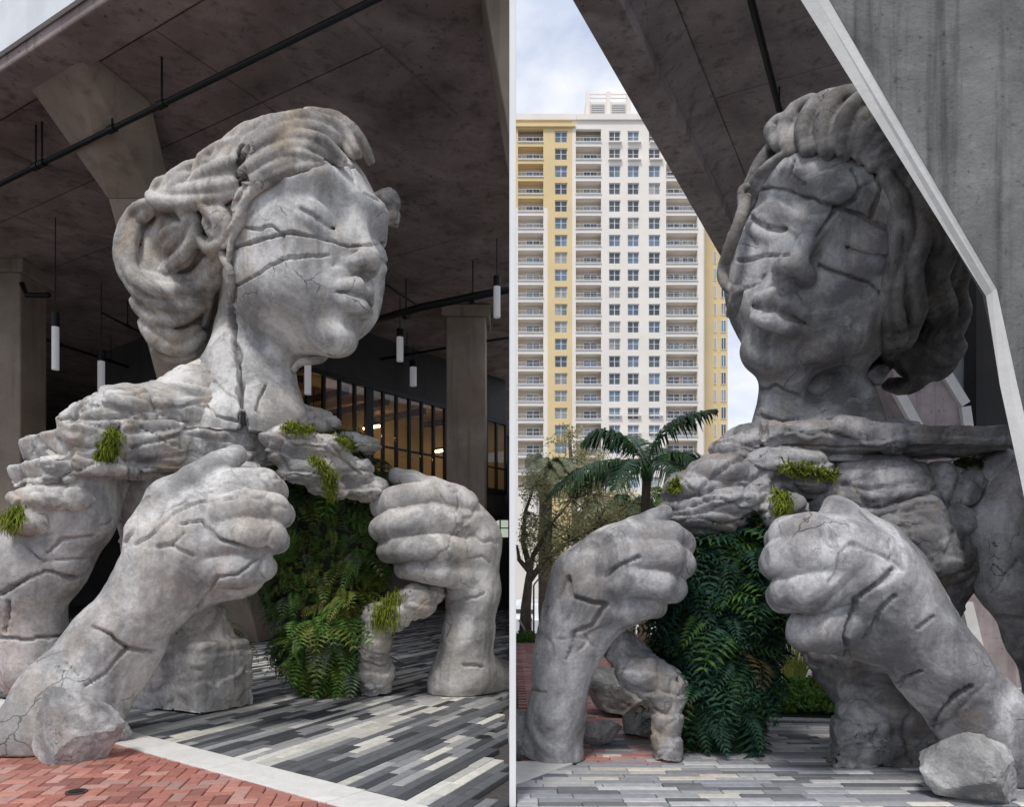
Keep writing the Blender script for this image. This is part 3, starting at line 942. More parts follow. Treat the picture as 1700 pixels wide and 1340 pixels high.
def carve(v, n, line, width, depth, jitter=3.0, seed=3):
    """a crack along a line chosen on the photograph, cut into the side that faces it; width in metres"""
    p = proj(v)
    p = p + np.stack([fbm(v, 6, 2, seed), fbm(v, 6, 2, seed + 9)], 1) * jitter
    best = np.full(len(v), 1e9, np.float32)
    for (ax, ay), (bx, by) in zip(line[:-1], line[1:]):
        dx, dy = bx - ax, by - ay
        t = np.clip(((p[:, 0]-ax)*dx + (p[:, 1]-ay)*dy) / (dx*dx + dy*dy + 1e-6), 0, 1)
        best = np.minimum(best, np.hypot(p[:, 0]-ax-dx*t, p[:, 1]-ay-dy*t))
    w = best * v[:, 1] / F
    width = max(width, .0165)
    facing = np.clip(((np.array([0, 0, EYE]) - v) * n).sum(1) / v[:, 1] * 4, 0, 1)
    width = width * (.95 + .7 * fbm(v, 4.5, 2, seed + 31))
    return -depth * np.clip((1.12 - w / width) * 1.7, 0, 1) * facing * (.8 + .5 * fbm(v, 3, 2, seed + 33))

def sculpt(name, fld, mat, root, rough=.02, strata=0, cracks=(), cells=0, cell_depth=.03, seed=1, fine=.008, smooth_it=1, strata_h=.2, cw=.02, cd=.07, cell_w=.035, relax=.35):
    v, f = fld.surface()
    for _ in range(smooth_it):
        acc = np.zeros_like(v); w = np.zeros(len(v), np.float32)
        for k in range(4):
            for j in (1, 3):
                np.add.at(acc, f[:, k], v[f[:, (k + j) % 4]]); np.add.at(w, f[:, k], 1)
        v = v * (1 - relax) + acc / w[:, None] * relax
    n = normals(v, f)
    d = rough * fbm(v, 1.6, 4, seed) + fine * fbm(v, 9, 3, seed + 20)
    if strata:
        warp = v[:, 2] + .16 * fbm(v, .9, 3, seed + 40) + .05 * fbm(v, 4, 2, seed + 41)
        ph = warp / strata_h + 0.6 * fbm(v * np.array([.7, .7, 2.5]), 1.0, 2, seed + 43)
        saw = ph - np.floor(ph)
        amp = .5 + .5 * fbm(v, 1.3, 2, seed + 44)
        d = d + strata * (np.minimum(saw * 1.15, 1) ** .7 - np.clip((saw - .84) / .16, 0, 1) * 1.3 - .5) * (.4 + .9 * np.clip(amp, 0, 1))
        # broken faces: stepped blocks
        q = v + .12 * np.stack([fbm(v, 3, 2, seed + 50), fbm(v, 3, 2, seed + 51), fbm(v, 3, 2, seed + 52)], 1)
        e, rid = cell_edge(q * np.array([.8, .8, 2.2]), 1.8, seed + 60, True)
        d = d - strata * .8 * np.clip(1 - e / .07, 0, 1) + strata * 1.5 * (rid - .5) * np.clip(e / .05, 0, 1)
        e, rid = cell_edge(q * np.array([.9, .9, 1.8]) + 3.7, 4.2, seed + 61, True)
        d = d + strata * .7 * (rid - .5) * np.clip(e / .08, 0, 1)
    if cells:
        q = v + .25 / cells * np.stack([fbm(v, 2.5 * cells, 3, seed + 70), fbm(v, 2.5 * cells, 3, seed + 71), fbm(v, 2.5 * cells, 3, seed + 72)], 1)
        e = cell_edge(q, cells, seed + 80) / cells
        keep = np.clip((fbm(v, .8 * cells, 2, seed + 90) + .02) * 6, 0, 1)
        d = d - cell_depth * np.clip(1.2 - e / cell_w, 0, 1) * keep
    for c in cracks:
        line = c[0] if isinstance(c, tuple) else c
        ww, dd = (c[1], c[2]) if isinstance(c, tuple) else (cw, cd)
        d = d + carve(v, n, line, ww, dd, 8.0 if ww > .04 else 4.0, seed=seed)
    v = v + n * d[:, None]
    me = mesh_np(name, v, f, mat, smooth=True)
    o = bpy.data.objects.new(name, me)
    COL.objects.link(o)
    if root is not None: part_of(o, root)
    return o

class Head:
    """generic sleeping face; local axes: x to its left (viewer's right), y forward, z up; unit = half the height"""
    def __init__(self, c, U, yaw, pitch, roll, xs=1.0):
        self.xs = xs
        self.c = Vector(c); self.U = U
        f = Vector((math.sin(R(yaw)) * math.cos(R(pitch)), -math.cos(R(yaw)) * math.cos(R(pitch)), math.sin(R(pitch))))
        x = Vector((0, 0, 1)).cross(f).normalized() * 1.0
        up = f.cross(x)
        q = Matrix.Rotation(R(roll), 3, f)
        x, up = q @ x, q @ up
        self.x, self.f, self.u = x, f, up
        self.rot = np.array([list(x), list(f), list(up)])
    def w(self, x, y, z):
        return self.c + (self.x * x * self.xs + self.f * y + self.u * z) * self.U
    def fill(self, g):
        U, w, rot = self.U, self.w, self.rot
        E = lambda c, r, k=.15, mode='add': g.ell(w(*c), [r[0] * U * self.xs, r[1] * U, r[2] * U], rot, k * U, mode)
        C = lambda a, b, ra, rb=None, k=.08, mode='add': g.cap(w(*a), w(*b), ra * U, (ra if rb is None else rb) * U, k * U, mode)
        E((0, -.14, .28), (.66, .84, .72), 0)
        E((0, .10, -.10), (.56, .62, .80), .25)
        E((0, .30, -.52), (.37, .36, .40), .2)
        E((0, .53, -.86), (.18, .18, .15), .14)                 # chin
        for s in (-1, 1):
            E((s*.36, .40, -.19), (.18, .18, .15), .2)          # cheekbone
            E((s*.38, .04, -.50), (.12, .22, .18), .2)         # jaw corner
            E((s*.29, .43, -.44), (.17, .18, .22), .2)          # cheek
            C((s*.07, .68, .24), (s*.30, .635, .30), .07, .06, .14)   # brow
            C((s*.30, .635, .30), (s*.48, .49, .22), .06, .05, .14)
            E((s*.30, .83, .05), (.22, .215, .19), .10, 'sub')   # socket
            ec, er = (.29, .525, -.01), (.185, .165, .125)
            E((s*ec[0], ec[1], ec[2]), er, .035)                # closed lid over the eyeball
            lid = []
            for dx in (-.165, -.11, -.055, 0, .055, .11, .165):
                z_ = ec[2] - .068 + 1.7 * dx * dx
                q_ = 1 - (dx / er[0]) ** 2 - ((z_ - ec[2]) / er[2]) ** 2
                lid.append((s*(ec[0] + dx), ec[1] + er[1] * math.sqrt(max(q_, .02)), z_))
            for a, b in zip(lid[:-1], lid[1:]):
                C((a[0], a[1] - .004, a[2] + .022), (b[0], b[1] - .004, b[2] + .022), .020, .020, .02)   # lashes
                C((a[0], a[1] + .006, a[2] - .014), (b[0], b[1] + .006, b[2] - .014), .019, .019, .004, 'sub')
                C((a[0], a[1] - .022, a[2] - .060), (b[0], b[1] - .022, b[2] - .060), .024, .024, .05)   # lower lid
        C((0, .66, .20), (0, .86, -.25), .055, .062, .10)        # nose
        E((0, .875, -.30), (.075, .07, .066), .10)
        for s in (-1, 1):
            E((s*.085, .785, -.325), (.05, .078, .05), .08)
            E((s*.046, .845, -.372), (.026, .045, .028), .015, 'sub')
            C((s*.17, .715, -.34), (s*.25, .60, -.50), .010, .008, .06, 'sub')   # fold beside the mouth
        E((0, .61, -.55), (.22, .15, .16), .14)                 # muzzle
        up = [(-.215, .635, -.575), (-.13, .735, -.54), (-.05, .79, -.505), (0, .785, -.52), (.05, .79, -.505), (.13, .735, -.54), (.215, .635, -.575)]
        ru = [.02, .054, .066, .058, .066, .054, .02]
        for i in range(6): C(up[i], up[i+1], ru[i], ru[i+1], .025)
        lo = [(-.18, .645, -.605), (-.095, .74, -.65), (0, .77, -.66), (.095, .74, -.65), (.18, .645, -.605)]
        rl = [.024, .068, .08, .068, .024]
        for i in range(4): C(lo[i], lo[i+1], rl[i], rl[i+1], .025)
        ml = [(-.205, .67, -.584), (-.12, .775, -.592), (0, .845, -.584), (.12, .775, -.592), (.205, .67, -.584)]
        for i in range(4): C(ml[i], ml[i+1], (.006, .019, .02, .019)[i], (.019, .02, .019, .006)[i], .006, 'sub')
        E((0, .78, -.765), (.13, .09, .045), .08, 'sub')          # under the lower lip
        C((0, .84, -.40), (0, .835, -.46), .022, .02, .04, 'sub')
        for s in (-1, 1):                                       # ears
            E((s*.62, -.06, -.06), (.05, .12, .20), .05)
        return g
    def skull(self, grow=0.0):
        return [(np.array(self.w(0, -.14, .28)), np.array([(.66 + grow) * self.xs, .84 + grow, .72 + grow]) * self.U, self.rot),
                (np.array(self.w(0, .10, -.10)), np.array([(.56 + grow) * self.xs, .62 + grow, .80 + grow]) * self.U, self.rot)]

def drape(px, py, ells, lift=0.0):
    """first hit of the line of sight with a set of ellipsoids, else the closest approach"""
    o = np.array([0, 0, EYE]); d = np.array(P(px, py, 1.0)) - o
    best, bt, near = None, 1e9, None
    for c, r, q in ells:
        oo, dd = (q @ (o - c)) / r, (q @ d) / r
        A, B, C = dd @ dd, oo @ dd, oo @ oo - 1
        disc = B*B - A*C
        t = (-B - math.sqrt(disc)) / A if disc > 0 else -B / A
        miss = 0 if disc > 0 else C - B*B/A
        if disc > 0:
            if t < bt: bt = t
        elif near is None or miss < near[0]: near = (miss, t)
    t = bt if bt < 1e8 else near[1]
    return Vector(o + d * (t - lift))

def locks(fld, ells, strands, k=.03):
    """strands: lists of (px, py, radius in metres[, depth offset])"""
    for s in strands:
        pts, rads = [], []
        for q in s:
            p = drape(q[0], q[1], ells)
            if len(q) > 3: p = p + Vector((0, q[3], 0))
            pts.append(p); rads.append(q[2])
        # Catmull-Rom refinement so locks curve
        P2, R2 = [], []
        n = len(pts)
        for i in range(n - 1):
            a, b, c, d = pts[max(i-1, 0)], pts[i], pts[i+1], pts[min(i+2, n-1)]
            for t in (0, .25, .5, .75):
                P2.append(.5*((2*b) + (c-a)*t + (2*a-5*b+4*c-d)*t*t + (3*b-a-3*c+d)*t**3)); R2.append(rads[i]*(1-t)+rads[i+1]*t)
        P2.append(pts[-1]); R2.append(rads[-1])
        # three strands wound round each other make one lock
        n2 = len(P2)
        if min(rads) < .045: fld.chain(P2, R2, k); continue
        for j in range(3):
            Q = []
            for i, p in enumerate(P2):
                d = (P2[min(i+1, n2-1)] - P2[max(i-1, 0)]).normalized()
                e1_ = d.cross(Vector((0, 1, .2))).normalized(); e2_ = d.cross(e1_)
                a = 2*math.pi*j/3 + i*.10
                Q.append(p + (e1_*math.cos(a) + e2_*math.sin(a))*R2[i]*.50)
            fld.chain(Q, [r*.60 for r in R2], k)
    return fld

def bounds(pts, m):
    a = np.array([list(p) for p in pts])
    return a.min(0) - m, a.max(0) + m
# ================================================================== left sculpture
rootL = empty('stone_sculpture', (-3.9, 9.0, 0), 'pale stone giantess with fern filled chest under dark concrete ceiling, face turned right', 'sculpture', 'two colossal stone figures')
sL = Vector((-.64, -.77, -.15)).normalized(); bL = Vector((.77, -.64, 0)); uL = sL.cross(bL) * 1.0
if uL.z < 0: uL = -uL
rotL = np.array([list(sL), list(bL), list(uL)])
HL = Head(P(490, 418, 9.3), 1.45, 58, 1, -5, 1.04)

# head and neck
g = Field(*bounds([P(290, 170, 9.3), P(700, 720, 9.3), P(480, 400, 7.7), P(480, 400, 10.9)], .1), .021)
HL.fill(g)
g.chain([P(405, 720, 9.35), P(410, 640, 9.4), P(424, 570, 9.6), P(440, 480, 9.7)], [.78, .50, .46, .46], .25)
g.cap(P(330, 690, 9.1), P(390, 600, 9.3), .34, .22, .25)
g.cap(P(480, 690, 9.2), P(455, 600, 9.2), .22, .18, .2)
headL = sculpt('head', g, M['stone_l'], rootL, .018, 0, [
    ([(388, 412), (440, 395), (485, 386), (530, 393), (580, 410), (640, 405)], .018, .09),
    ([(392, 475), (430, 455), (470, 430), (500, 425), (545, 424)], .012, .05),
    ([(468, 388), (474, 430)], .010, .035), ([(420, 300), (470, 292), (540, 270), (590, 275), (615, 300)], .016, .06),
    ([(406, 378), (432, 380), (450, 372), (462, 385)], .012, .05),
    ([(384, 480), (380, 520), (390, 560), (396, 610), (400, 660), (402, 720)], .045, .26),
    ([(330, 660), (356, 690), (400, 700)], .014, .05), ([(440, 640), (425, 680), (440, 700)], .014, .05),
    ([(345, 620), (370, 650), (398, 668)], .012, .045), ([(580, 275), (600, 320), (640, 335)], .012, .04)], seed=3, fine=.006)

# hair: locks over the crown, rolled waves at the nape
bunL = [(np.array(P(300, 460, 9.75)), np.array([.62, .75, .98]), np.eye(3)),
        (np.array(P(345, 380, 9.45)), np.array([.62, .80, .72]), np.eye(3)),
        (np.array(P(300, 545, 9.7)), np.array([.42, .5, .42]), np.eye(3))]
scL = HL.skull(.08) + bunL
g = Field(*bounds([P(185, 165, 9.3), P(690, 640, 9.3), P(480, 400, 7.6), P(400, 400, 11.2)], .05), .026)
for c, r, q in bunL: g.ell(c, r * .86, q, .25)
g.ell(HL.w(0, -.36, .28), [.68 * HL.U, .73 * HL.U, .73 * HL.U], HL.rot, .12)
HAIR_L = [
    [(592, 256, .07), (566, 226, .14), (505, 212, .18), (450, 232, .17), (415, 262, .14)],
    [(616, 268, .06), (594, 232, .10), (558, 206, .13), (510, 198, .13)],
    [(570, 268, .07), (535, 244, .13), (490, 240, .14), (440, 262, .14), (408, 290, .12)],
    [(535, 268, .05), (490, 262, .10), (450, 276, .11), (412, 304, .11)],
    [(520, 275, .04), (478, 284, .07), (440, 300, .08), (408, 322, .08), (396, 345, .08)],
    [(505, 206, .13), (455, 212, .13), (415, 232, .13), (392, 262, .12)],
    [(455, 214, .11), (418, 222, .12), (385, 245, .12), (368, 272, .13)],
    [(405, 240, .10), (375, 252, .12), (345, 272, .13), (335, 300, .12)],
    [(398, 275, .13), (368, 290, .15), (340, 305, .15), (318, 320, .13)],
    [(350, 275, .10), (318, 285, .12), (292, 302, .12), (278, 322, .10)],
    [(392, 310, .11), (352, 322, .14), (308, 332, .16), (272, 335, .15), (258, 330, .12)],
    [(300, 300, .09), (270, 310, .11), (262, 325, .10)],
    [(255, 340, .10), (230, 360, .14), (216, 395, .16), (216, 440, .17), (238, 470, .16), (285, 480, .16), (330, 468, .14), (352, 440, .11)],
    [(300, 345, .09), (318, 365, .12), (318, 395, .14), (300, 425, .13), (282, 440, .09)],
    [(345, 345, .11), (368, 362, .12), (372, 392, .12), (352, 412, .11), (335, 400, .08)],
    [(360, 350, .08), (350, 372, .09), (362, 390, .08)],
    [(225, 470, .13), (255, 495, .15), (300, 496, .15), (338, 480, .13), (358, 452, .10)],
    [(232, 500, .13), (258, 522, .15), (298, 520, .14), (330, 505, .11)],
    [(245, 535, .12), (268, 560, .16), (302, 570, .16), (330, 550, .11)],
    [(262, 580, .11), (290, 590, .13), (318, 580, .10)],
    [(612, 292, .10, .6), (634, 294, .11, .5), (645, 306, .10, .5)],
    [(618, 325, .10, .6), (640, 324, .10, .5), (644, 338, .08, .5)],
    [(365, 420, .08), (352, 455, .10), (345, 500, .09), (338, 540, .07)],
    [(300, 380, .10), (280, 395, .11), (268, 425, .11), (275, 450, .08)],
]
locks(g, scL, HAIR_L, .006)
g.ell(P(243, 395, 8.85), [.17, .3, .34], None, .06, 'sub')
hairL = sculpt('hair', g, M['stone_hair'], headL, .014, 0, [([(405, 245), (398, 275), (405, 320), (385, 345)], .05, .16)], seed=6, fine=.008, relax=.3)
g = Field(*bounds([P(350, 250, 9.3), P(600, 640, 9.3), P(480, 400, 7.5), P(480, 400, 10.2)], .05), .022)
locks(g, HL.skull(.07), [
    [(525, 270, .045), (470, 285, .06), (428, 308, .065), (402, 338, .07), (396, 368, .07), (378, 392, .06), (366, 412, .045)],
    [(366, 410, .05), (372, 430, .05), (384, 455, .045), (386, 500, .03)],
    [(398, 372, .04), (384, 398, .035), (380, 430, .03)]], .02)
locks(g, [(np.array(P(520, 600, 9.3)), np.array([.3, .3, .3]), np.eye(3))], [[(487, 615, .03), (500, 602, .04), (528, 598, .045), (541, 584, .05), (545, 560, .06)]], .02)
sculpt('loose_strand', g, M['stone_hair'], headL, .008, 0, [], seed=8, fine=.008)

# shoulder slabs
g = Field(*bounds([P(-20, 640, 7.2), P(540, 800, 9.8), P(300, 640, 10.6), (-5.9, 6.8, 2.4)], .2), .028)
g.box(P(288, 700, 9.05), [1.08, .68, .15], rotL, .05, .1)
g.box(P(280, 690, 9.0), [.92, .55, .2], rotL, .16, .2)
g.cap(P(175, 688, 8.35), P(330, 660, 9.1), .18, .34, .25)
g.cap(P(330, 660, 9.1), P(395, 620, 9.4), .34, .36, .3)
g.cap(P(420, 690, 9.1), P(540, 705, 9.9), .26, .18, .2)
sculpt('collar_slab', g, M['stone_layer'], rootL, .03, .035, [
    ([(402, 640), (402, 720)], .05, .26), ([(250, 660), (262, 690), (250, 710)], .014, .06), ([(95, 695), (250, 698), (420, 704)], .014, .05)], seed=11, strata_h=.3)
g = Field(*bounds([P(-10, 690, 6.9), P(470, 830, 9.6), (-5.9, 7.2, 2.3), P(300, 690, 10.2)], .15), .028)
g.box(P(256, 752, 8.66), [1.14, .74, .26], rotL, .04, .05)
g.box(P(98, 784, 7.9), [.32, .55, .13], rotL, .05, .05)
g.cap(P(395, 760, 8.75), P(425, 790, 8.75), .2, .14, .1)
sculpt('shoulder_slab', g, M['stone_layer'], rootL, .035, .055, [
    ([(208, 725), (212, 790)], .018, .08), ([(215, 745), (300, 720), (380, 730), (430, 745)], .014, .05), ([(230, 770), (320, 752), (430, 760)], .016, .06)], seed=13, strata_h=.36)

# torso and its pedestal
g = Field(*bounds([P(170, 740, 8.3), P(420, 1190, 9.4), (-4.9, 8, 0), (-3, 10.4, 3)], .25), .032)
g.chain([P(300, 770, 8.95), P(285, 850, 9.0), P(285, 930, 9.1)], [.62, .52, .40], .3)
g.cap(P(255, 800, 8.6), P(245, 960, 8.9), .32, .12, .25)
g.cap(P(285, 900, 9.1), P(310, 1060, 9.25), .42, .56, .25)
g.box((-3.87, 9.15, .38), [.60, .42, .46], np.array([list(Vector((.9, -.42, 0)).normalized()), list(Vector((.42, .9, 0)).normalized()), [0, 0, 1]]), .1, .12)
g.ground(0.0)
sculpt('torso', g, M['stone_l'], rootL, .035, .025, [([(262, 825), (235, 840), (215, 880)], .016, .06), ([(220, 905), (262, 900)], .012, .05)], seed=17, cells=.9, strata_h=.34)

# near arm: shoulder stump and upper arm
g = Field(*bounds([P(-60, 780, 7.2), P(200, 1125, 8.4), (-6.2, 7, .0)], .2), .028)
g.chain([P(140, 795, 7.9), P(118, 850, 7.9), P(72, 930, 7.85), P(42, 985, 7.8)], [.40, .41, .41, .40], .18)
g.cap(P(150, 800, 8.0), P(175, 785, 8.2), .26, .26, .15)
g.chain([P(42, 985, 7.8), P(50, 1060, 7.85), P(58, 1110, 7.85)], [.385, .36, .33], .02)
g.box(P(42, 976, 7.2), [.5, .2, .03], None, .02, .03, 'sub')
g.ground(0.0)
sculpt('upper_arm', g, M['stone_l'], rootL, .03, 0, [
    ([(0, 988), (40, 965), (75, 950), (130, 962)], .020, .10), ([(35, 900), (70, 930), (140, 930)], .012, .05),
    ([(80, 915), (110, 895), (155, 890)], .012, .05), ([(0, 1060), (50, 1062), (105, 1055)], .018, .08), ([(15, 1000), (10, 1050)], .016, .07)], seed=19, cells=.7, cell_depth=.04, cell_w=.02)
g = Field(*bounds([P(5, 790, 7.0), P(130, 900, 7.8)], .3), .028)
g.ell(P(85, 830, 7.62), [.42, .3, .14], None, .1)
g.ell(P(50, 868, 7.5), [.22, .22, .14], None, .1)
sculpt('shoulder_shard', g, M['stone_layer'], rootL, .05, .018, [], seed=24, strata_h=.3)

# near forearm and hand
g = Field(*bounds([P(-30, 740, 6.9), P(500, 1260, 7.6), (-5.6, 6.0, 0), (-1.9, 8.6, 3)], .12), .024)
W = lambda px, py, d=0: P(px, py, 7.45 + d + (1000 - py) * .0016)
g.chain([W(70, 1230, -.1), W(110, 1160, -.05), W(185, 1070), W(255, 985), W(300, 930)], [.44, .38, .345, .36, .44], .22)
g.cap(W(160, 1195, .1), W(225, 1075, .1), .20, .22, .2)
g.chain([W(290, 930), W(335, 880), W(365, 850)], [.44, .45, .34], .2)
g.cap(W(325, 955, .1), W(395, 952, .1), .30, .27, .2)
fing = g.like()
for pts, r in (
    ([W(325, 838, -.12), W(395, 808, -.2), W(436, 806, -.12), W(452, 818, .25), W(425, 830, .6)], [.25, .235, .215, .19, .15]),
    ([W(340, 868, -.2), W(410, 845, -.32), W(454, 846, -.22), W(466, 856, .18), W(430, 862, .55)], [.25, .225, .20, .18, .15]),
    ([W(345, 905, -.22), W(410, 890, -.32), W(450, 891, -.22), W(458, 898, .18), W(425, 900, .55)], [.25, .23, .205, .18, .15]),
    ([W(340, 945, -.1), W(395, 948, -.22), W(428, 940, -.12), W(436, 942, .22), W(410, 940, .5)], [.25, .225, .205, .18, .15])):
    fing.chain(pts, [q * .83 for q in r], .006)
g.merge(fing, .035)
th = g.like()
th.chain([W(265, 890, -.15), W(285, 835, -.18), W(322, 800, -.2), W(360, 775, -.15), W(392, 756, -.08)], [.33, .25, .165, .145, .11], .05)
g.merge(th, .06)
g.ground(0.0)
armL = sculpt('forearm_and_hand', g, M['stone_l'], rootL, .022, 0, [
    ([(222, 905), (258, 885), (290, 850), (330, 835), (395, 825)], .012, .045), ([(300, 870), (335, 865), (360, 895), (420, 915), (445, 912)], .018, .09),
    ([(262, 910), (285, 905), (320, 925)], .012, .045), ([(285, 905), (310, 885)], .012, .04),
    ([(245, 828), (225, 840), (222, 870), (205, 900)], .013, .05), ([(330, 1010), (360, 960), (395, 955), (430, 925)], .014, .055),
    ([(155, 1042), (185, 1055), (200, 1070), (212, 1078), (255, 1082)], .016, .065), ([(212, 1078), (175, 1120), (140, 1140)], .014, .05), ([(108, 1100), (130, 1120)], .012, .04)], seed=29, fine=.010, cells=.75, cell_depth=.028, cell_w=.020)

# far arm and hand at the right
W2 = lambda px, py, d=0: P(px, py, 9.85 + d)
g = Field(*bounds([W2(590, 770), W2(848, 1190), P(760, 900, 8.8), P(840, 1165, 11.2)], .02), .028)
g.hi = None
g.chain([W2(845, 1135, 1.1), W2(770, 1118, .35), W2(778, 1050, .2), W2(785, 980, .1), W2(775, 900, .05), W2(748, 850, 0)], [.30, .38, .29, .31, .40, .36], .25)
g.cap(W2(745, 1150, .35), W2(800, 1150, .6), .26, .22, .25)
fing = g.like()
for pts, r in (
    ([W2(770, 838, -.2), W2(715, 822, -.42), W2(655, 832, -.45), W2(636, 843, -.3), W2(660, 850, .1)], [.22, .215, .205, .185, .16]),
    ([W2(778, 872, -.25), W2(720, 862, -.52), W2(655, 872, -.58), W2(634, 880, -.4), W2(660, 885, .05)], [.22, .22, .215, .195, .16]),
    ([W2(780, 912, -.22), W2(725, 908, -.52), W2(665, 908, -.55), W2(646, 914, -.35), W2(675, 920, .05)], [.22, .215, .205, .19, .16]),
    ([W2(775, 955, -.15), W2(735, 952, -.4), W2(688, 944, -.42), W2(672, 944, -.28), W2(695, 950, .05)], [.22, .20, .175, .16, .14])):
    fing.chain(pts, [q * .88 for q in r], .006)
g.merge(fing, .035)
th = g.like()
th.chain([W2(760, 835, .05), W2(720, 815, 0), W2(685, 802, -.05), W2(660, 792, -.1)], [.22, .17, .155, .12], .06)
g.merge(th, .06)
g.ground(0.0)
sculpt('far_forearm_and_hand', g, M['stone_l'], rootL, .02, 0, [
    ([(776, 930), (800, 925), (812, 935)], .014, .05), ([(745, 1000), (790, 995), (805, 985)], .012, .04), ([(770, 1105), (800, 1108)], .012, .05)], seed=31, fine=.010, cells=.75, cell_depth=.025, cell_w=.020)

# torn chest edge between the hands
g = Field(*bounds([P(440, 700, 8.7), P(640, 860, 9.9)], .25), .024)
for (a, b, c), r in (((480, 728, 8.9), [.30, .3, .17]), ((520, 745, 9.15), [.42, .35, .2]), ((565, 780, 9.4), [.42, .35, .22]), ((510, 785, 9.0), [.33, .3, .22]),
                     ((545, 815, 9.15), [.26, .25, .14]), ((600, 815, 9.45), [.30, .25, .15]), ((585, 740, 9.7), [.38, .3, .14]), ((625, 808, 9.55), [.16, .2, .1]), ((470, 745, 8.85), [.16, .2, .2])):
    g.ell(P(a, b, c), r, None, .08)
flapL = sculpt('chest_flap', g, M['stone_layer'], rootL, .06, .045, [([(545, 735), (570, 760), (600, 790)], .014, .06)], seed=37, strata_h=.22, cells=1.3)
g = Field(*bounds([P(580, 960, 9.2), P(730, 1160, 10.2)], .25), .026)
g.chain([P(715, 985, 9.7), P(690, 1000, 9.6), P(660, 1020, 9.6), P(618, 1024, 9.75)], [.17, .24, .19, .14], .08)
g.chain([P(630, 1030, 9.8), P(622, 1070, 9.85), P(625, 1120, 10.0), P(625, 1165, 10.1)], [.16, .17, .21, .23], .06)
g.ground(0.0)
sculpt('torn_edge', g, M['stone_layer'], rootL, .07, .025, [], seed=41, strata_h=.2, cells=1.6)
# ================================================================== right sculpture
rootR = empty('stone_sculpture', (3.0, 6.9, 0), 'dark grey stone giantess with fern filled chest beside slanted pier, face tilted left', 'sculpture', 'two colossal stone figures')
HR = Head(P(1398, 418, 7.15), 1.29, -35, -6, -28, 1.14)
g = Field(*bounds([P(1195, 190, 7.1), P(1580, 760, 7.1), P(1380, 400, 5.6), P(1380, 400, 8.7)], .1), .020)
HR.fill(g)
g.chain([P(1352, 790, 7.3), P(1362, 700, 7.6), P(1370, 640, 7.95), P(1395, 540, 8.1)], [.60, .48, .46, .44], .04)
g.cap(P(1262, 760, 7.1), P(1300, 640, 7.15), .16, .2, .2)
g.cap(P(1440, 730, 7.3), P(1410, 650, 7.3), .2, .2, .2)
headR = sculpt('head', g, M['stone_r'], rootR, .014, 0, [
    ([(1258, 312), (1300, 315), (1360, 335), (1430, 358), (1500, 395)], .010, .05),
    ([(1225, 432), (1260, 425), (1310, 425)], .013, .06), ([(1360, 440), (1400, 455), (1440, 468), (1465, 490)], .014, .07),
    ([(1390, 345), (1370, 375), (1358, 392)], .012, .05), ([(1320, 265), (1315, 290), (1335, 305)], .010, .04),
    ([(1415, 280), (1428, 310), (1420, 330), (1395, 345)], .011, .045), ([(1452, 275), (1460, 310), (1445, 360)], .014, .06), ([(1428, 310), (1452, 300)], .009, .03),
    ([(1232, 480), (1260, 470), (1270, 455)], .008, .03), ([(1265, 690), (1300, 700), (1340, 690)], .012, .05), ([(1250, 650), (1290, 640), (1330, 660)], .010, .04)], seed=103, fine=.005)

bunR = [(np.array(P(1530, 500, 7.6)), np.array([.42, .6, .95]), np.eye(3)), (np.array(P(1500, 390, 7.5)), np.array([.42, .6, .6]), np.eye(3))]
scR = HR.skull(.08) + bunR
g = Field(*bounds([P(1185, 140, 7.1), P(1625, 670, 7.1), P(1400, 400, 5.6), P(1400, 400, 9.0)], .05), .024)
for c, r, q in bunR: g.ell(c, r * .85, q, .2)
g.ell(HR.w(0, -.36, .32), [.70 * HR.U, .73 * HR.U, .73 * HR.U], HR.rot, .12)
HAIR_R = [
    [(1345, 250, .08), (1342, 215, .12), (1360, 180, .12), (1395, 165, .11)],
    [(1375, 252, .07), (1375, 205, .13), (1395, 172, .13), (1430, 165, .11)],
    [(1405, 255, .07), (1412, 205, .13), (1432, 178, .13), (1465, 185, .11)],
    [(1430, 262, .07), (1455, 225, .14), (1490, 215, .14), (1530, 240, .12)],
    [(1445, 275, .08), (1485, 260, .13), (1525, 275, .13), (1550, 310, .12)],
    [(1320, 255, .07), (1305, 225, .10), (1320, 190, .11), (1350, 172, .10)],
    [(1300, 240, .09), (1285, 220, .10), (1300, 200, .09)],
    [(1312, 256, .05), (1286, 276, .08), (1262, 302, .09), (1246, 335, .08)],
    [(1278, 250, .08), (1264, 280, .10), (1252, 310, .10)],
    [(1235, 330, .05), (1228, 370, .07), (1222, 410, .07), (1214, 450, .06), (1222, 490, .055)],
    [(1222, 395, .10), (1215, 415, .10)],
    [(1470, 290, .09), (1500, 330, .13), (1515, 390, .14), (1505, 450, .13), (1515, 510, .13), (1500, 560, .12)],
    [(1500, 285, .09), (1545, 340, .13), (1560, 410, .14), (1545, 470, .14), (1565, 520, .13), (1550, 565, .12)],
    [(1540, 300, .09), (1575, 370, .12), (1590, 430, .12), (1580, 480, .12), (1595, 520, .10), (1575, 560, .10)],
    [(1490, 350, .07), (1490, 420, .09), (1478, 490, .10), (1485, 560, .10), (1470, 600, .10), (1455, 625, .08)],
    [(1455, 622, .06), (1470, 605, .07), (1495, 590, .09), (1520, 600, .11), (1530, 625, .10), (1505, 640, .09), (1475, 640, .07)],
    [(1505, 560, .10), (1540, 580, .13), (1570, 590, .11), (1590, 570, .09)],
    [(1520, 620, .09), (1555, 615, .10), (1575, 600, .08)],
]
locks(g, scR, HAIR_R, .006)
hairR = sculpt('hair', g, M['stone_rh'], headR, .012, 0, [], seed=106, fine=.008, relax=.3)
g = Field(*bounds([P(1185, 320, 6.9), P(1300, 560, 6.9), P(1240, 400, 5.8)], .3), .02)
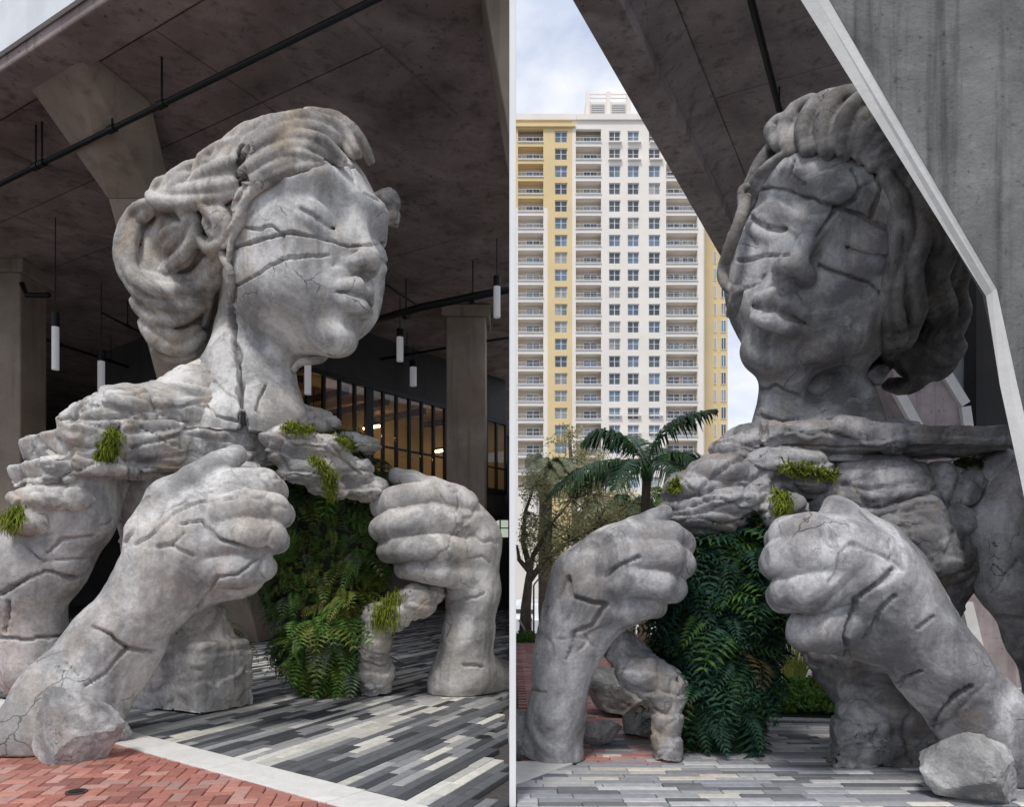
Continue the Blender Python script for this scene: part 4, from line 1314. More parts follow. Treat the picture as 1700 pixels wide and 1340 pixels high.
locks(g, [(np.array(P(1255, 450, 6.8)), np.array([.25, .3, .7]), np.eye(3))], [
    [(1240, 330, .05), (1226, 372, .05), (1212, 412, .05), (1202, 440, .05), (1200, 462, .045), (1212, 480, .04), (1226, 484, .035)],
    [(1224, 480, .055), (1218, 505, .055), (1214, 522, .045)], [(1232, 345, .03), (1230, 318, .03), (1240, 310, .03)]], .02)
sculpt('loose_strand', g, M['stone_rh'], headR, .006, 0, [], seed=108, fine=.006)

# collar slab and shoulder layers
sR = Vector((.93, -.36, 0)); bR = Vector((-.36, -.93, 0)); rotR = np.array([list(sR), list(bR), [0, 0, 1]])
g = Field(*bounds([P(1170, 690, 7.4), P(1690, 790, 6.6), (1.9, 7.9, 2.5)], .2), .024)
g.box(P(1450, 742, 7.0), [1.10, .52, .09], rotR, .04, .1)
g.ell(P(1340, 735, 7.1), [.75, .6, .2], None, .2)
g.ell(P(1235, 752, 7.1), [.3, .45, .16], None, .15)
g.cap(P(1200, 775, 7.2), P(1262, 745, 7.15), .14, .2, .12)
g.cap(P(1480, 722, 7.0), P(1600, 738, 6.8), .12, .09, .12)
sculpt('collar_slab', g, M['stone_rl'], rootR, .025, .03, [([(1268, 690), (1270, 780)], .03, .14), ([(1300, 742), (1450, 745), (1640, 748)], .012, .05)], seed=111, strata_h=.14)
g = Field(*bounds([P(1090, 740, 7.2), P(1540, 960, 6.6)], .3), .024)
for (a, b, c), r in (((1190, 790, 6.95), [.30, .4, .17]), ((1150, 815, 6.95), [.30, .35, .15]), ((1200, 835, 6.85), [.42, .35, .17]), ((1165, 862, 6.85), [.38, .3, .14]), ((1240, 800, 6.9), [.30, .3, .15]),
                     ((1130, 850, 6.95), [.26, .3, .12]), ((1300, 775, 6.85), [.38, .35, .14]), ((1330, 800, 6.8), [.30, .25, .14]), ((1265, 822, 6.8), [.18, .2, .12]), ((1300, 850, 6.6), [.20, .25, .15]), ((1290, 870, 6.6), [.13, .2, .10]), ((1205, 872, 6.85), [.24, .25, .10])):
    g.ell(P(a, b, c), r, None, .07)
flapR = sculpt('chest_flap', g, M['stone_rl'], rootR, .05, .042, [([(1120, 830), (1180, 815), (1250, 805)], .013, .06), ([(1110, 858), (1180, 845), (1240, 832)], .013, .06)], seed=113, strata_h=.16, cells=1.5)
# chest half behind the near hand, torso and pedestal
g = Field(*bounds([P(1300, 745, 6.5), P(1640, 1300, 6.4), (3.0, 8.2, 0)], .2), .028)
g.ell(P(1440, 830, 6.95), [.62, .42, .42], None, .1)
g.chain([P(1470, 850, 7.0), P(1530, 930, 7.05), P(1530, 1000, 7.1)], [.45, .45, .34], .2)
g.chain([P(1500, 960, 7.1), P(1480, 1060, 7.0), P(1465, 1140, 6.8)], [.4, .34, .30], .2)
g.chain([P(1345, 1075, 6.8), P(1390, 1110, 6.75), P(1450, 1150, 6.6)], [.12, .2, .30], .12)
g.chain([P(1455, 1160, 6.5), P(1455, 1230, 6.35), P(1462, 1290, 6.3)], [.30, .33, .40], .15)
g.cap(P(1500, 1230, 6.4), P(1560, 1280, 6.6), .25, .2, .15)
g.cap(P(1420, 1270, 6.1), P(1500, 1280, 6.1), .15, .15, .1)
g.ground(0.0)
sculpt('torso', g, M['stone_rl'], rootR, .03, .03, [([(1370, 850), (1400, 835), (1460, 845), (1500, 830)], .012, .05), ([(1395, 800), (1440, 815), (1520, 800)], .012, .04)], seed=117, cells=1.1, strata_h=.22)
g = Field(*bounds([P(1450, 820, 6.6), P(1580, 960, 6.6)], .3), .026)
g.box(P(1520, 900, 6.55), [.30, .16, .36], np.array([[.9, -.3, .3], [.3, .95, 0], [-.3, .1, .95]]), .12, .1)
sculpt('chest_shard', g, M['stone_r'], rootR, .04, .02, [([(1500, 870), (1515, 910), (1505, 950)], .01, .04)], seed=119, cells=1.8)
# far side: arm at the right edge
g = Field(*bounds([P(1590, 780, 6.7), P(1790, 1130, 6.7)], .35), .028)
g.chain([P(1700, 830, 6.7), P(1680, 880, 6.7), P(1680, 960, 6.7), P(1720, 1060, 6.8), P(1745, 1120, 6.9)], [.36, .33, .27, .21, .20], .18)
g.cap(P(1590, 870, 6.8), P(1660, 880, 6.7), .14, .22, .12)
g.cap(P(1745, 1100, 6.9), P(1750, 1230, 7.0), .24, .25, .1)
g.ground(0.0)
sculpt('upper_arm', g, M['stone_r'], rootR, .03, .0, [([(1650, 985), (1672, 950), (1690, 930)], .012, .05), ([(1640, 1020), (1700, 1030)], .018, .08)], seed=121, cells=.9)

# left arm in the picture: elbow on the paving, fingers curled on the chest edge
V = lambda px, py, d=0: P(px, py, 6.55 + d)
g = Field(*bounds([V(858, 830), V(1165, 1265), P(1000, 1000, 5.9), P(900, 1000, 7.2)], .04), .022)
g.chain([V(925, 1262), V(925, 1180), V(935, 1100), V(955, 1040, -.02), V(985, 975), V(1030, 925, .03)], [.24, .215, .235, .285, .35, .30], .18)
g.cap(V(880, 1245, .15), V(905, 1160, .1), .12, .1, .12)
g.cap(V(990, 1000), V(1045, 1000, .05), .30, .20, .2)
fing = g.like()
for pts, r in (
    ([V(995, 918, -.12), V(1050, 890, -.3), V(1110, 892, -.34), V(1130, 905, -.22), V(1110, 915, .1)], [.20, .165, .15, .14, .12]),
    ([V(990, 945, -.2), V(1045, 925, -.38), V(1110, 926, -.42), V(1130, 938, -.28), V(1110, 945, .05)], [.20, .175, .16, .145, .12]),
    ([V(995, 975, -.2), V(1045, 962, -.38), V(1095, 968, -.4), V(1115, 976, -.28), V(1095, 980, .05)], [.20, .175, .16, .145, .12]),
    ([V(1005, 1010, -.12), V(1045, 1008, -.26), V(1075, 1006, -.28), V(1086, 1008, -.2), V(1075, 1010, .05)], [.20, .17, .14, .12, .10])):
    fing.chain(pts, [q * .89 for q in r], .006)
g.merge(fing, .03)
th = g.like()
th.chain([V(1010, 915, .08), V(1055, 885, .08), V(1085, 868, .05), V(1103, 852, .02)], [.2, .13, .11, .075], .06)
g.merge(th, .05)
g.ground(0.0)
sculpt('forearm_and_hand', g, M['stone_r'], rootR, .018, 0, [
    ([(945, 960), (950, 990), (985, 1002), (1008, 1005)], .012, .06), ([(940, 1095), (955, 1050), (985, 1040), (1005, 1010)], .011, .05),
    ([(1005, 958), (1030, 938), (1060, 925)], .010, .045), ([(880, 1145), (905, 1150)], .010, .04), ([(925, 995), (935, 970), (945, 960)], .010, .05), ([(960, 1080), (975, 1065), (970, 1045)], .009, .03)], seed=129, fine=.008, cells=.9, cell_depth=.022, cell_w=.018)

# near arm at the right: forearm rising from the boulder to the clenched hand
V2 = lambda px, py, d=0: P(px, py, 5.75 + d)
g = Field(*bounds([V2(1265, 830), V2(1720, 1300), P(1400, 1000, 4.9), P(1500, 1000, 6.4)], .06), .021)
g.chain([V2(1690, 1270, .1), V2(1625, 1190, .05), V2(1560, 1110), V2(1500, 1035), V2(1455, 985)], [.29, .295, .29, .31, .37], .18)
g.chain([V2(1455, 985), V2(1410, 950, -.02), V2(1375, 925)], [.37, .39, .33], .18)
g.cap(V2(1435, 1050, .05), V2(1380, 1045, .05), .22, .19, .16)
fing = g.like()
for pts, r in (
    ([V2(1400, 900, -.1), V2(1345, 888, -.22), V2(1310, 888, -.15), V2(1300, 898, .12), V2(1320, 905, .4)], [.21, .19, .165, .15, .12]),
    ([V2(1395, 930, -.2), V2(1335, 926, -.3), V2(1300, 928, -.22), V2(1290, 936, .08), V2(1315, 940, .38)], [.21, .19, .17, .15, .12]),
    ([V2(1400, 975, -.2), V2(1345, 980, -.3), V2(1315, 982, -.22), V2(1303, 990, .08), V2(1325, 992, .38)], [.22, .20, .175, .155, .12]),
    ([V2(1410, 1030, -.1), V2(1370, 1045, -.2), V2(1344, 1046, -.15), V2(1335, 1050, .1), V2(1350, 1050, .35)], [.22, .21, .185, .16, .12])):
    fing.chain(pts, [q * .89 for q in r], .006)
g.merge(fing, .03)
th = g.like()
th.chain([V2(1470, 940, .02), V2(1455, 905, 0), V2(1420, 872, 0), V2(1395, 852, .02), V2(1384, 842, .04)], [.25, .17, .12, .105, .08], .07)
g.merge(th, .10)
g.ground(0.0)
sculpt('near_forearm_and_hand', g, M['stone_r'], rootR, .018, 0, [
    ([(1408, 1112), (1405, 1060), (1418, 1010), (1422, 995), (1470, 960), (1485, 945)], .020, .10), ([(1432, 1060), (1450, 1040), (1460, 1020), (1485, 990)], .013, .06),
    ([(1415, 900), (1395, 920), (1392, 950), (1380, 965)], .010, .045), ([(1415, 902), (1470, 925), (1490, 945)], .010, .04), ([(1380, 1012), (1420, 1005)], .010, .04),
    ([(1478, 1155), (1500, 1125), (1530, 1115)], .014, .06), ([(1560, 1185), (1580, 1160), (1612, 1140)], .020, .10), ([(1560, 1185), (1545, 1210), (1560, 1250)], .012, .05), ([(1505, 1175), (1550, 1180)], .010, .04),
    ([(1478, 895), (1482, 930), (1500, 945)], .010, .04), ([(1525, 1045), (1550, 1025)], .010, .04)], seed=131, fine=.008, cells=.9, cell_depth=.024, cell_w=.018)

# torn edge under the left hand
g = Field(*bounds([P(1010, 1060, 6.5), P(1145, 1275, 6.6)], .22), .022)
g.chain([P(1030, 1075, 6.65), P(1060, 1110, 6.6), P(1095, 1138, 6.6), P(1110, 1150, 6.6)], [.17, .19, .16, .15], .06)
g.chain([P(1108, 1140, 6.6), P(1108, 1200, 6.55), P(1110, 1262, 6.5)], [.16, .12, .135], .05)
g.ground(0.0)
sculpt('torn_edge', g, M['stone_rl'], rootR, .06, .02, [], seed=141, strata_h=.17, cells=1.8)
# ================================================================== tower across the harbour
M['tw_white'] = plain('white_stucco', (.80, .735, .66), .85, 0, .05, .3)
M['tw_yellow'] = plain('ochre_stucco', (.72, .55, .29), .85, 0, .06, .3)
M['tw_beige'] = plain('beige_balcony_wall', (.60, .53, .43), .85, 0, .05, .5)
M['frame'] = plain('white_window_frame', (.72, .72, .72), .5, 0, .03)
M['rail'] = plain('pale_rail', (.66, .66, .66), .5, 0, .05)
def pane_mat(name, c):
    m, nt, b = new_mat(name)
    geo = nt.nodes.new('ShaderNodeNewGeometry'); f = n_noise(nt, geo.outputs['Position'], .35, 3, .6)
    nt.links.new(n_ramp(nt, f, [(.35, tuple(x * .6 for x in c)), (.65, tuple(x * 1.5 for x in c))]), b.inputs['Base Color'])
    b.inputs['Roughness'].default_value = .12; b.inputs['Specular IOR Level'].default_value = .8
    return m
PANES = [pane_mat('dark_window_glass', (.06, .07, .08)), pane_mat('blue_window_glass', (.11, .16, .22)), pane_mat('curtained_window_glass', (.26, .26, .25))]
TY = 115.0
tx = lambda px: (px - CX) / F * TY
tz = lambda py: EYE + (HZ - py) / F * TY
tower = empty('apartment_tower', (tx(1030), TY, -4.6), 'tall white and ochre apartment tower with rows of balconies and windows', 'building')
ROWS = [226 + 28.75 * k for k in range(21)]
# column layout in photo pixels: (kind, x0, x1, colour)
COLS = [('balc', 822, 852, 'tw_yellow'), ('balc', 860, 902, 'tw_white'), ('win', 921, 942, 'tw_yellow'), ('balc', 956, 998, 'tw_white'),
        ('win', 1011, 1030, 'tw_white'), ('win', 1042, 1061, 'tw_white'), ('win', 1077, 1096, 'tw_white'), ('balc', 1106, 1158, 'tw_white')]
EDGES = [(800, 'tw_yellow'), (856, 'tw_white'), (909, 'tw_yellow'), (950, 'tw_white'), (1168, None)]
wb = {'tw_white': MB(), 'tw_yellow': MB()}
top, bot = tz(196), -4.7
def colour_at(px, py=400):
    if px < 909 and py < 345: return 'tw_yellow'
    c = 'tw_white'
    for e, n in EDGES:
        if px >= e and n: c = n
    return c
def strip_box(px0, px1, py0, py1, d0=0.0, d1=.6, col=None):
    col = col or colour_at((px0 + px1) / 2, (py0 + py1) / 2)
    wb.setdefault(col, MB()).box((tx(px0), TY + d0, tz(py1)), (tx(px1), TY + d1, tz(py0)))
PB = HZ + (EYE + 4.7) * F / TY
cuts = [800] + [e for c in COLS for e in (c[1], c[2])] + [1168]
for a, b in zip(cuts[::2], cuts[1::2]):
    # piers between the openings, split where the colour changes
    xs = sorted({a, b} | {e for e, _ in EDGES if a < e < b})
    for p, q in zip(xs[:-1], xs[1:]):
        if q <= 909:
            strip_box(p, q, 200, 345); strip_box(p, q, 345, PB)
        else: strip_box(p, q, 200, PB)
win_me, pane_me = {}, {}
rt = random.Random(3)
def window(px0, px1, y0, y1, dep, nx, parent):
    w, h = tx(px1) - tx(px0), tz(y0) - tz(y1)
    key = (round(w, 2), round(h, 2), nx)
    if key not in win_me:
        m = MB(); t = .09
        m.box((-w/2, 0, 0), (-w/2 + t, .08, h)); m.box((w/2 - t, 0, 0), (w/2, .08, h)); m.box((-w/2 + t, 0, 0), (w/2 - t, .08, t)); m.box((-w/2 + t, 0, h - t), (w/2 - t, .08, h))
        for i in range(1, nx): m.box((-w/2 + w*i/nx - .05, .01, t), (-w/2 + w*i/nx + .05, .07, h - t))
        m.box((-w/2 + t, .02, h * .52), (w/2 - t, .06, h * .52 + .06))
        win_me[key] = m.mesh('window', M['frame'])
        for k in range(3):
            pane_me[key + (k,)] = MB().box((-w/2 + t*.8, .075, t*.8), (w/2 - t*.8, .11, h - t*.8)).mesh('pane', PANES[k])
    o = bpy.data.objects.new('window', win_me[key]); COL.objects.link(o); o.parent = parent
    o.location = Vector(((tx(px0) + tx(px1)) / 2, TY + dep, tz(y1))) - parent.location
    p = bpy.data.objects.new('pane', pane_me[key + (rt.choices([0, 1, 2], [5, 3, 2])[0],)]); COL.objects.link(p); p.parent = o
balc_me = {}
for kind, x0, x1, col in COLS:
    for k, y in enumerate(ROWS):
        ynext = ROWS[k + 1] if k + 1 < len(ROWS) else PB
        if kind == 'win':
            h0, h1 = y - 9, y + 10
            if k == 0: strip_box(x0, x1, 200, h0)
            strip_box(x0, x1, h1, (ynext - 9) if k + 1 < len(ROWS) else PB)
            window(x0, x1, h0, h1, .22, 2, tower)
        else:
            h0, h1 = y - 12, y + 9
            if k == 0: strip_box(x0, x1, 200, h0)
            strip_box(x0, x1, h1, (ynext - 12) if k + 1 < len(ROWS) else PB, 0, 1.7)
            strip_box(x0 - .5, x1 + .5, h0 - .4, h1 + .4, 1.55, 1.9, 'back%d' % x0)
            if x1 - x0 > 46:
                window(x0 + 5, x0 + 26, h0 + 5, h1 - .5, 1.35, 2, tower); window(x1 - 22, x1 - 3, h0 + 5, h1 - .5, 1.35, 2, tower)
            else: window(x0 + 14, x1 - 5, h0 + 5, h1 - .5, 1.35, 2, tower)
            key = (x0, x1)
            if key not in balc_me:
                w = tx(x1) - tx(x0); m = MB()
                m.box((-w/2, -.08, .60), (w/2, -.04, .64)); m.box((-w/2, -.08, .06), (w/2, -.05, .09))
                n = int(w / .55)
                for i in range(n + 1): m.box((-w/2 + w*i/n - .012, -.075, .09), (-w/2 + w*i/n + .012, -.05, .60))
                m.box((-w/2 - .06, -.16, -.14), (w/2 + .06, -.004, -.02))
                balc_me[key] = m.mesh('balcony_rail', M['rail'])
            o = bpy.data.objects.new('balcony_rail', balc_me[key]); COL.objects.link(o); o.parent = tower
            o.location = Vector(((tx(x0) + tx(x1)) / 2, TY, tz(h1))) - tower.location
# returns at the right, set back: narrow white bay, then the ochre wing
wb['tw_white'].box((tx(1168) + .02, TY + .9, bot), (tx(1172), TY + 14, tz(205)))
wb['tw_white'].box((tx(800), TY + 1.95, bot), (tx(1168), TY + 13, tz(200) - .05))
SY = 1.06
def wing(px): return (px - CX) / F * TY * SY
wb['tw_yellow'].box((wing(1168), TY * SY, bot), (wing(1208), TY * SY + 10, EYE + (HZ - 205) / F * TY * SY))
for k, y in enumerate(ROWS):
    for (px, s) in ((1201, 4.5), (1187, 2.2)):
        o = bpy.data.objects.new('window', None)
        w, h = s / F * TY * SY, 2.0
        key = ('side', s)
        if key not in win_me:
            m = MB(); m.box((-w, -.10, 0), (w, -.01, .09)); m.box((-w, -.10, h - .09), (w, -.01, h)); m.box((-w, -.1, .09), (-w + .09, -.01, h - .09)); m.box((w - .09, -.1, .09), (w, -.01, h - .09)); m.box((-.04, -.1, .09), (.04, -.01, h - .09))
            win_me[key] = m.mesh('window', M['frame'])
            for q in range(3): pane_me[key + (q,)] = MB().box((-w + .07, -.05, .07), (w - .07, -.004, h - .07)).mesh('pane', PANES[q])
        o = bpy.data.objects.new('window', win_me[key]); COL.objects.link(o); o.parent = tower
        o.location = Vector((wing(px), TY * SY, EYE + (HZ - y - 10) / F * TY * SY)) - tower.location
        p = bpy.data.objects.new('pane', pane_me[key + (rt.choice([0, 1, 2]),)]); COL.objects.link(p); p.parent = o
# parapets, penthouse with louvres
roofb = MB()
roofb.box((tx(800), TY - .3, tz(200)), (tx(957) - .02, TY + 12, tz(200) + .9)); roofb.box((tx(957), TY - .35, tz(200)), (tx(1168) + .2, TY + 12, tz(191)))
roof = roofb.build('roof', M['tw_white'], tower)
pm = MB(); pm.box((tx(974), TY + 2, tz(193)), (tx(1047), TY + 11, tz(155)))
for px in (974, 1009, 1043): pm.box((tx(px), TY + 1.6, tz(193)), (tx(px + 7), TY + 2.1, tz(140)))
pm.box((tx(978), TY + 1.8, tz(143.5)), (tx(1047), TY + 2, tz(142.4))); pm.box((tx(978), TY + 1.8, tz(150)), (tx(1047), TY + 2, tz(149)))
pm.build('penthouse', M['tw_white'], roof)
for px in (984, 1019):
    lm = MB()
    for i in range(9): lm.box((tx(px), TY + 1.85, tz(192 - i * 3.7)), (tx(px + 22), TY + 1.98, tz(192 - i * 3.7 - 2.6)))
    lm.build('louvre', plain('grey_louvre', (.45, .45, .44), .6), roof)
wb['tw_yellow'].box((tx(800), TY - .45, tz(212)), (tx(955), TY - .01, tz(207)))
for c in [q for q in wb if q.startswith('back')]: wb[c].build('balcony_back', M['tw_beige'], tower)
for c, nm in (('tw_white', 'wall'), ('tw_yellow', 'ochre_wall')): wb[c].build(nm, M[c], tower)
for c in (1014, 1046, 1082):
    for y in (226 + 10.5, 226 + 39.2, 690, 719):
        o = MB().box((tx(c - 4 if c != 1014 else c - 4), TY - .5, tz(y) - .16), (tx(c + 18), TY - .01, tz(y) + .05)).build('ledge', M['tw_white'], tower)

# ================================================================== lower quay, boats, far person
quay = MB().box((.2, 20.7, -4.8), (60, 77, -4.3)).build('lower_quay', plain('quay_concrete', (.45, .43, .41), .9)); tag(quay, kind='structure')
far = MB().box((-60, 112, -4.8), (140, 260, -4.45)).build('far_bank', plain('far_bank_ground', (.28, .29, .24), .9)); tag(far, kind='structure')
M['boat'] = plain('white_gelcoat', (.80, .80, .80), .25, 0, .03)
def boat(px, Y, L, hd, label):
    x = (px - CX) / F * Y
    root = empty('moored_boat', (x, Y, -4.6), label, 'boat', 'white boats moored beyond the quay')
    d = Vector((math.cos(hd), math.sin(hd), 0)); s = Vector((-d.y, d.x, 0)); o = Vector((x, Y, -4.6))
    rings = []
    for t, w, z0, z1 in ((0, .16, 0, 1.3), (.1, .19, -.2, 1.3), (.5, .20, -.2, 1.45), (.8, .14, -.1, 1.7), (1, .015, .6, 1.95)):
        c = o + d * ((t - .5) * L)
        rings.append([c - s*w*L*.8 + Vector((0,0,z0)), c + s*w*L*.8 + Vector((0,0,z0)), c + s*w*L + Vector((0,0,z1)), c - s*w*L + Vector((0,0,z1))])
    MB().loft(rings).build('hull', M['boat'], root, bevel=.05)
    cab = []
    for t, w, z1 in ((-.30, .14, 2.1), (-.25, .14, 2.9), (.02, .13, 2.9), (.2, .09, 2.0)):
        c = o + d * (t * L); cab.append([c - s*w*L + Vector((0,0,1.3)), c + s*w*L + Vector((0,0,1.3)), c + s*w*L*.85 + Vector((0,0,z1)), c - s*w*L*.85 + Vector((0,0,z1))])
    MB().loft(cab).build('cabin', M['boat'], root, bevel=.05)
    for k in (-1, 1):
        MB().bar(o + d*(-.22*L) + s*k*.134*L + Vector((0,0,2.2)), o + d*(.05*L) + s*k*.124*L + Vector((0,0,2.2)), .06, .45).build('window', PANES[0], root)
    MB().tube([o + d*(-.1*L) + Vector((0,0,2.8)), o + d*(-.14*L) + Vector((0,0,4.2))], .05, 6).build('radar_mast', M['boat'], root)
    rl = MB()
    for k in (-1, 1):
        pts = [o + d*(t*L) + s*k*w*L + Vector((0,0,z)) for t, w, z in ((.1, .17, 2.2), (.3, .13, 2.35), (.5, .015, 2.55))]
        rl.tube(pts, .025, 5)
    rl.build('bow_rail', M['rail'], root)
boat(868, 84, 9.5, 2.6, 'white motor yacht nearest the tree trunk')
boat(912, 88, 8.5, .5, 'white motor boat behind the pale grey forearm')
boat(948, 92, 9, 2.9, 'white motor boat mostly hidden by the forearm')
boat(890, 100, 10, .3, 'white yacht furthest back below the oak branches')
# far person: one continuous body, clothing as children
px_, py_ = 879, 1050
Yp = 1250 * (EYE + 4.3) / (py_ - HZ); xp = (px_ - CX) / F * Yp
per = empty('person', (xp, Yp, -4.3), 'distant person in dark top and pale trousers walking on the quay', 'person')
pg = Field((xp - .5, Yp - .4, -4.35), (xp + .5, Yp + .4, -2.45), .035)
q = lambda x, y, z: Vector((xp + x, Yp + y, -4.3 + z))
for s_ in (-1, 1):
    pg.chain([q(.09*s_, 0, .9), q(.10*s_, -.06*s_, .48), q(.10*s_, .10*s_, .06)], [.09, .065, .045], .04)
    pg.cap(q(.10*s_, .08*s_, .05), q(.10*s_, .08*s_ - .14, .04), .045, .035, .03)
    pg.chain([q(.19*s_, 0, 1.40), q(.25*s_, .04*s_, 1.12), q(.24*s_, -.10, .90)], [.06, .045, .035], .03)
    pg.cap(q(.24*s_, -.10, .90), q(.24*s_, -.12, .82), .035, .03, .02)
pg.chain([q(0, 0, .92), q(0, 0, 1.15), q(0, 0, 1.36)], [.15, .14, .17], .06)
pg.cap(q(0, 0, 1.45), q(0, 0, 1.56), .055, .055, .03)
pg.ell(q(0, -.01, 1.64), [.085, .10, .12], None, .02)
pg.ell(q(0, -.11, 1.63), [.018, .02, .025], None, .02)
v, f = pg.surface()
o = bpy.data.objects.new('body', mesh_np('body', v, f, plain('skin', (.45, .28, .20), .6), True)); COL.objects.link(o); part_of(o, per)
pg2 = Field((xp - .5, Yp - .4, -4.35), (xp + .5, Yp + .4, -2.45), .035)
pg2.chain([q(0, 0, .98), q(0, 0, 1.15), q(0, 0, 1.37)], [.165, .155, .185], .06)
for s_ in (-1, 1): pg2.cap(q(.19*s_, 0, 1.40), q(.235*s_, .03*s_, 1.2), .075, .062, .03)
v, f = pg2.surface()
o = bpy.data.objects.new('dark_top', mesh_np('dark_top', v, f, plain('dark_cloth', (.03, .03, .04), .9), True)); COL.objects.link(o); part_of(o, per)
pg2 = Field((xp - .5, Yp - .4, -4.35), (xp + .5, Yp + .4, -2.45), .035)
pg2.ell(q(0, .0, .92), [.175, .15, .13], None, .03)
for s_ in (-1, 1): pg2.chain([q(.09*s_, 0, .9), q(.10*s_, -.06*s_, .48), q(.10*s_, .09*s_, .12)], [.11, .085, .065], .04)
v, f = pg2.surface()
o = bpy.data.objects.new('trousers', mesh_np('trousers', v, f, plain('pale_cloth', (.55, .5, .45), .9), True)); COL.objects.link(o); part_of(o, per)
hm = bpy.data.objects.new('hair', None); bpy.data.objects.remove(hm)
pg2 = Field((xp - .3, Yp - .3, -2.9), (xp + .3, Yp + .3, -2.4), .03)
pg2.ell(q(0, .025, 1.675), [.095, .10, .11], None, 0)
v, f = pg2.surface()
o = bpy.data.objects.new('hair', mesh_np('hair', v, f, plain('dark_hair', (.02, .015, .01), .8), True)); COL.objects.link(o); part_of(o, per)

# ================================================================== vegetation
def rot_to(d, rng):
    d = d / np.linalg.norm(d, axis=1, keepdims=True)
    r = rng.normal(size=d.shape); a = np.cross(d, r); a /= np.linalg.norm(a, axis=1, keepdims=True) + 1e-9
    return d, a, np.cross(d, a)

def leaves_mesh(name, pos, size, mat, rng, up=.4, aspect=.45):
    """folded leaf blades: two quads' worth of triangles each"""
    n = len(pos)
    d = rng.normal(size=(n, 3)); d[:, 2] = d[:, 2] * .6 - .15
    d, a, b = rot_to(d, rng)
    s = size * rng.uniform(.6, 1.3, (n, 1))
    p0 = pos; p1 = pos + d * s * .5 + a * s * aspect * .5 + b * s * .08; p2 = pos + d * s; p3 = pos + d * s * .5 - a * s * aspect * .5 + b * s * .08
    v = np.stack([p0, p1, p2, p3], 1).reshape(-1, 3)
    i = np.arange(n)[:, None] * 4
    f = np.concatenate([i + np.array([[0, 1, 2]]), i + np.array([[0, 2, 3]])])
    return mesh_np(name, v, f, mat)

M['bark'] = concrete('grey_brown_bark', (.12, .095, .07), (.22, .18, .145), (.06, .05, .04), 6, .6, .7)
M['oak'] = leafmat('olive_oak_leaf', (.27, .28, .12), (.40, .40, .20), (.52, .50, .30), 1.2, .6, .5)
M['oak2'] = leafmat('yellow_green_leaf', (.32, .30, .14), (.46, .42, .23), (.58, .52, .33), 1.0, .6, .5)
M['palm'] = leafmat('palm_green', (.012, .035, .018), (.03, .075, .028), (.10, .16, .05), 1.5, .4, .15)
M['palm_pale'] = leafmat('pale_date_palm', (.14, .16, .09), (.24, .26, .16), (.34, .35, .24), 1.0, .6, .2)
M['hedge'] = leafmat('bright_hedge_leaf', (.05, .11, .02), (.11, .20, .04), (.20, .29, .07), 5, .5, .25)
M['cover'] = leafmat('glossy_ground_cover', (.05, .13, .02), (.13, .27, .045), (.26, .40, .09), 9, .4, .3)

def oak(base, forks, blobs, n, leaf, mat, label, seed, group='trees behind the plaza', xmin=.12):
    rng = np.random.default_rng(seed)
    base = Vector(base)
    root = empty('oak_tree', tuple(base), label, 'tree', group)
    tr = MB()
    for pts, r in forks:
        k = len(pts)
        tr.tube(pts, [r * (1 - .7 * i / (k - 1)) for i in range(k)], 8)
    # twigs reaching into the foliage
    allp = [Vector(p) for pts, _ in forks for p in pts[1:]]
    P_ = []
    for c, r in blobs:
        m = int(n * (r[0] * r[1] * r[2]) ** .67 / sum((q[0] * q[1] * q[2]) ** .67 for _, q in blobs))
        clump = rng.normal(size=(max(6, m // 26), 3)); clump /= np.linalg.norm(clump, axis=1, keepdims=True); clump *= rng.uniform(.25, 1, (len(clump), 1)) ** .5
        cen = np.array(c) + clump * np.array(r)
        pick = rng.integers(0, len(cen), m)
        P_.append(cen[pick] + rng.normal(size=(m, 3)) * np.array([.16, .16, .10]) * (max(r) / 1.0) ** .5)
        for q in cen[::3]:
            b = min(allp, key=lambda p: (p - Vector(q)).length)
            mid = (b + Vector(q)) / 2 + Vector(rng.normal(size=3) * .12)
            if min(q[0], mid.x) > xmin: tr.tube([b, mid, Vector(q)], [.022, .014, .006], 4)
    pos = np.concatenate(P_); pos = pos[pos[:, 0] > xmin + leaf]
    tr.build('trunk', M['bark'], root, smooth=True)
    o = bpy.data.objects.new('crown', leaves_mesh('crown', pos, leaf, mat, rng)); COL.objects.link(o); part_of(o, root)
    o['kind'] = 'stuff'
    return root
t0 = G(872, 1062)
Yo = t0.y
oak(t0, [([t0, P(873, 1010, Yo), P(878, 960, Yo), P(884, 925, Yo)], .17), ([P(876, 968, Yo), P(905, 930, Yo + .2), P(945, 900, Yo + .4), P(985, 880, Yo + .6)], .09),
         ([P(880, 945, Yo), P(868, 900, Yo), P(872, 850, Yo), P(890, 800, Yo)], .08), ([P(884, 925, Yo), P(915, 870, Yo - .3), P(950, 830, Yo - .4)], .07), ([P(880, 950, Yo), P(862, 930, Yo), P(858, 905, Yo)], .08)],
    [(P(880, 880, Yo), (.5, .8, .45)), (P(935, 880, Yo), (.75, 1.0, .5)), (P(1000, 870, Yo + .5), (.7, 1.0, .45)), (P(890, 815, Yo), (.5, .8, .4)), (P(960, 820, Yo), (.7, .9, .4)), (P(930, 920, Yo), (.5, .8, .3)), (P(905, 945, Yo), (.35, .5, .25)), (P(1040, 850, Yo + 1), (.5, .8, .4))],
    9500, .08, M['oak'], 'spreading olive green oak growing at the edge of brick plaza', 41)
Y2 = 33.0
b2 = Vector(((960 - CX) / F * Y2, Y2, -4.3))
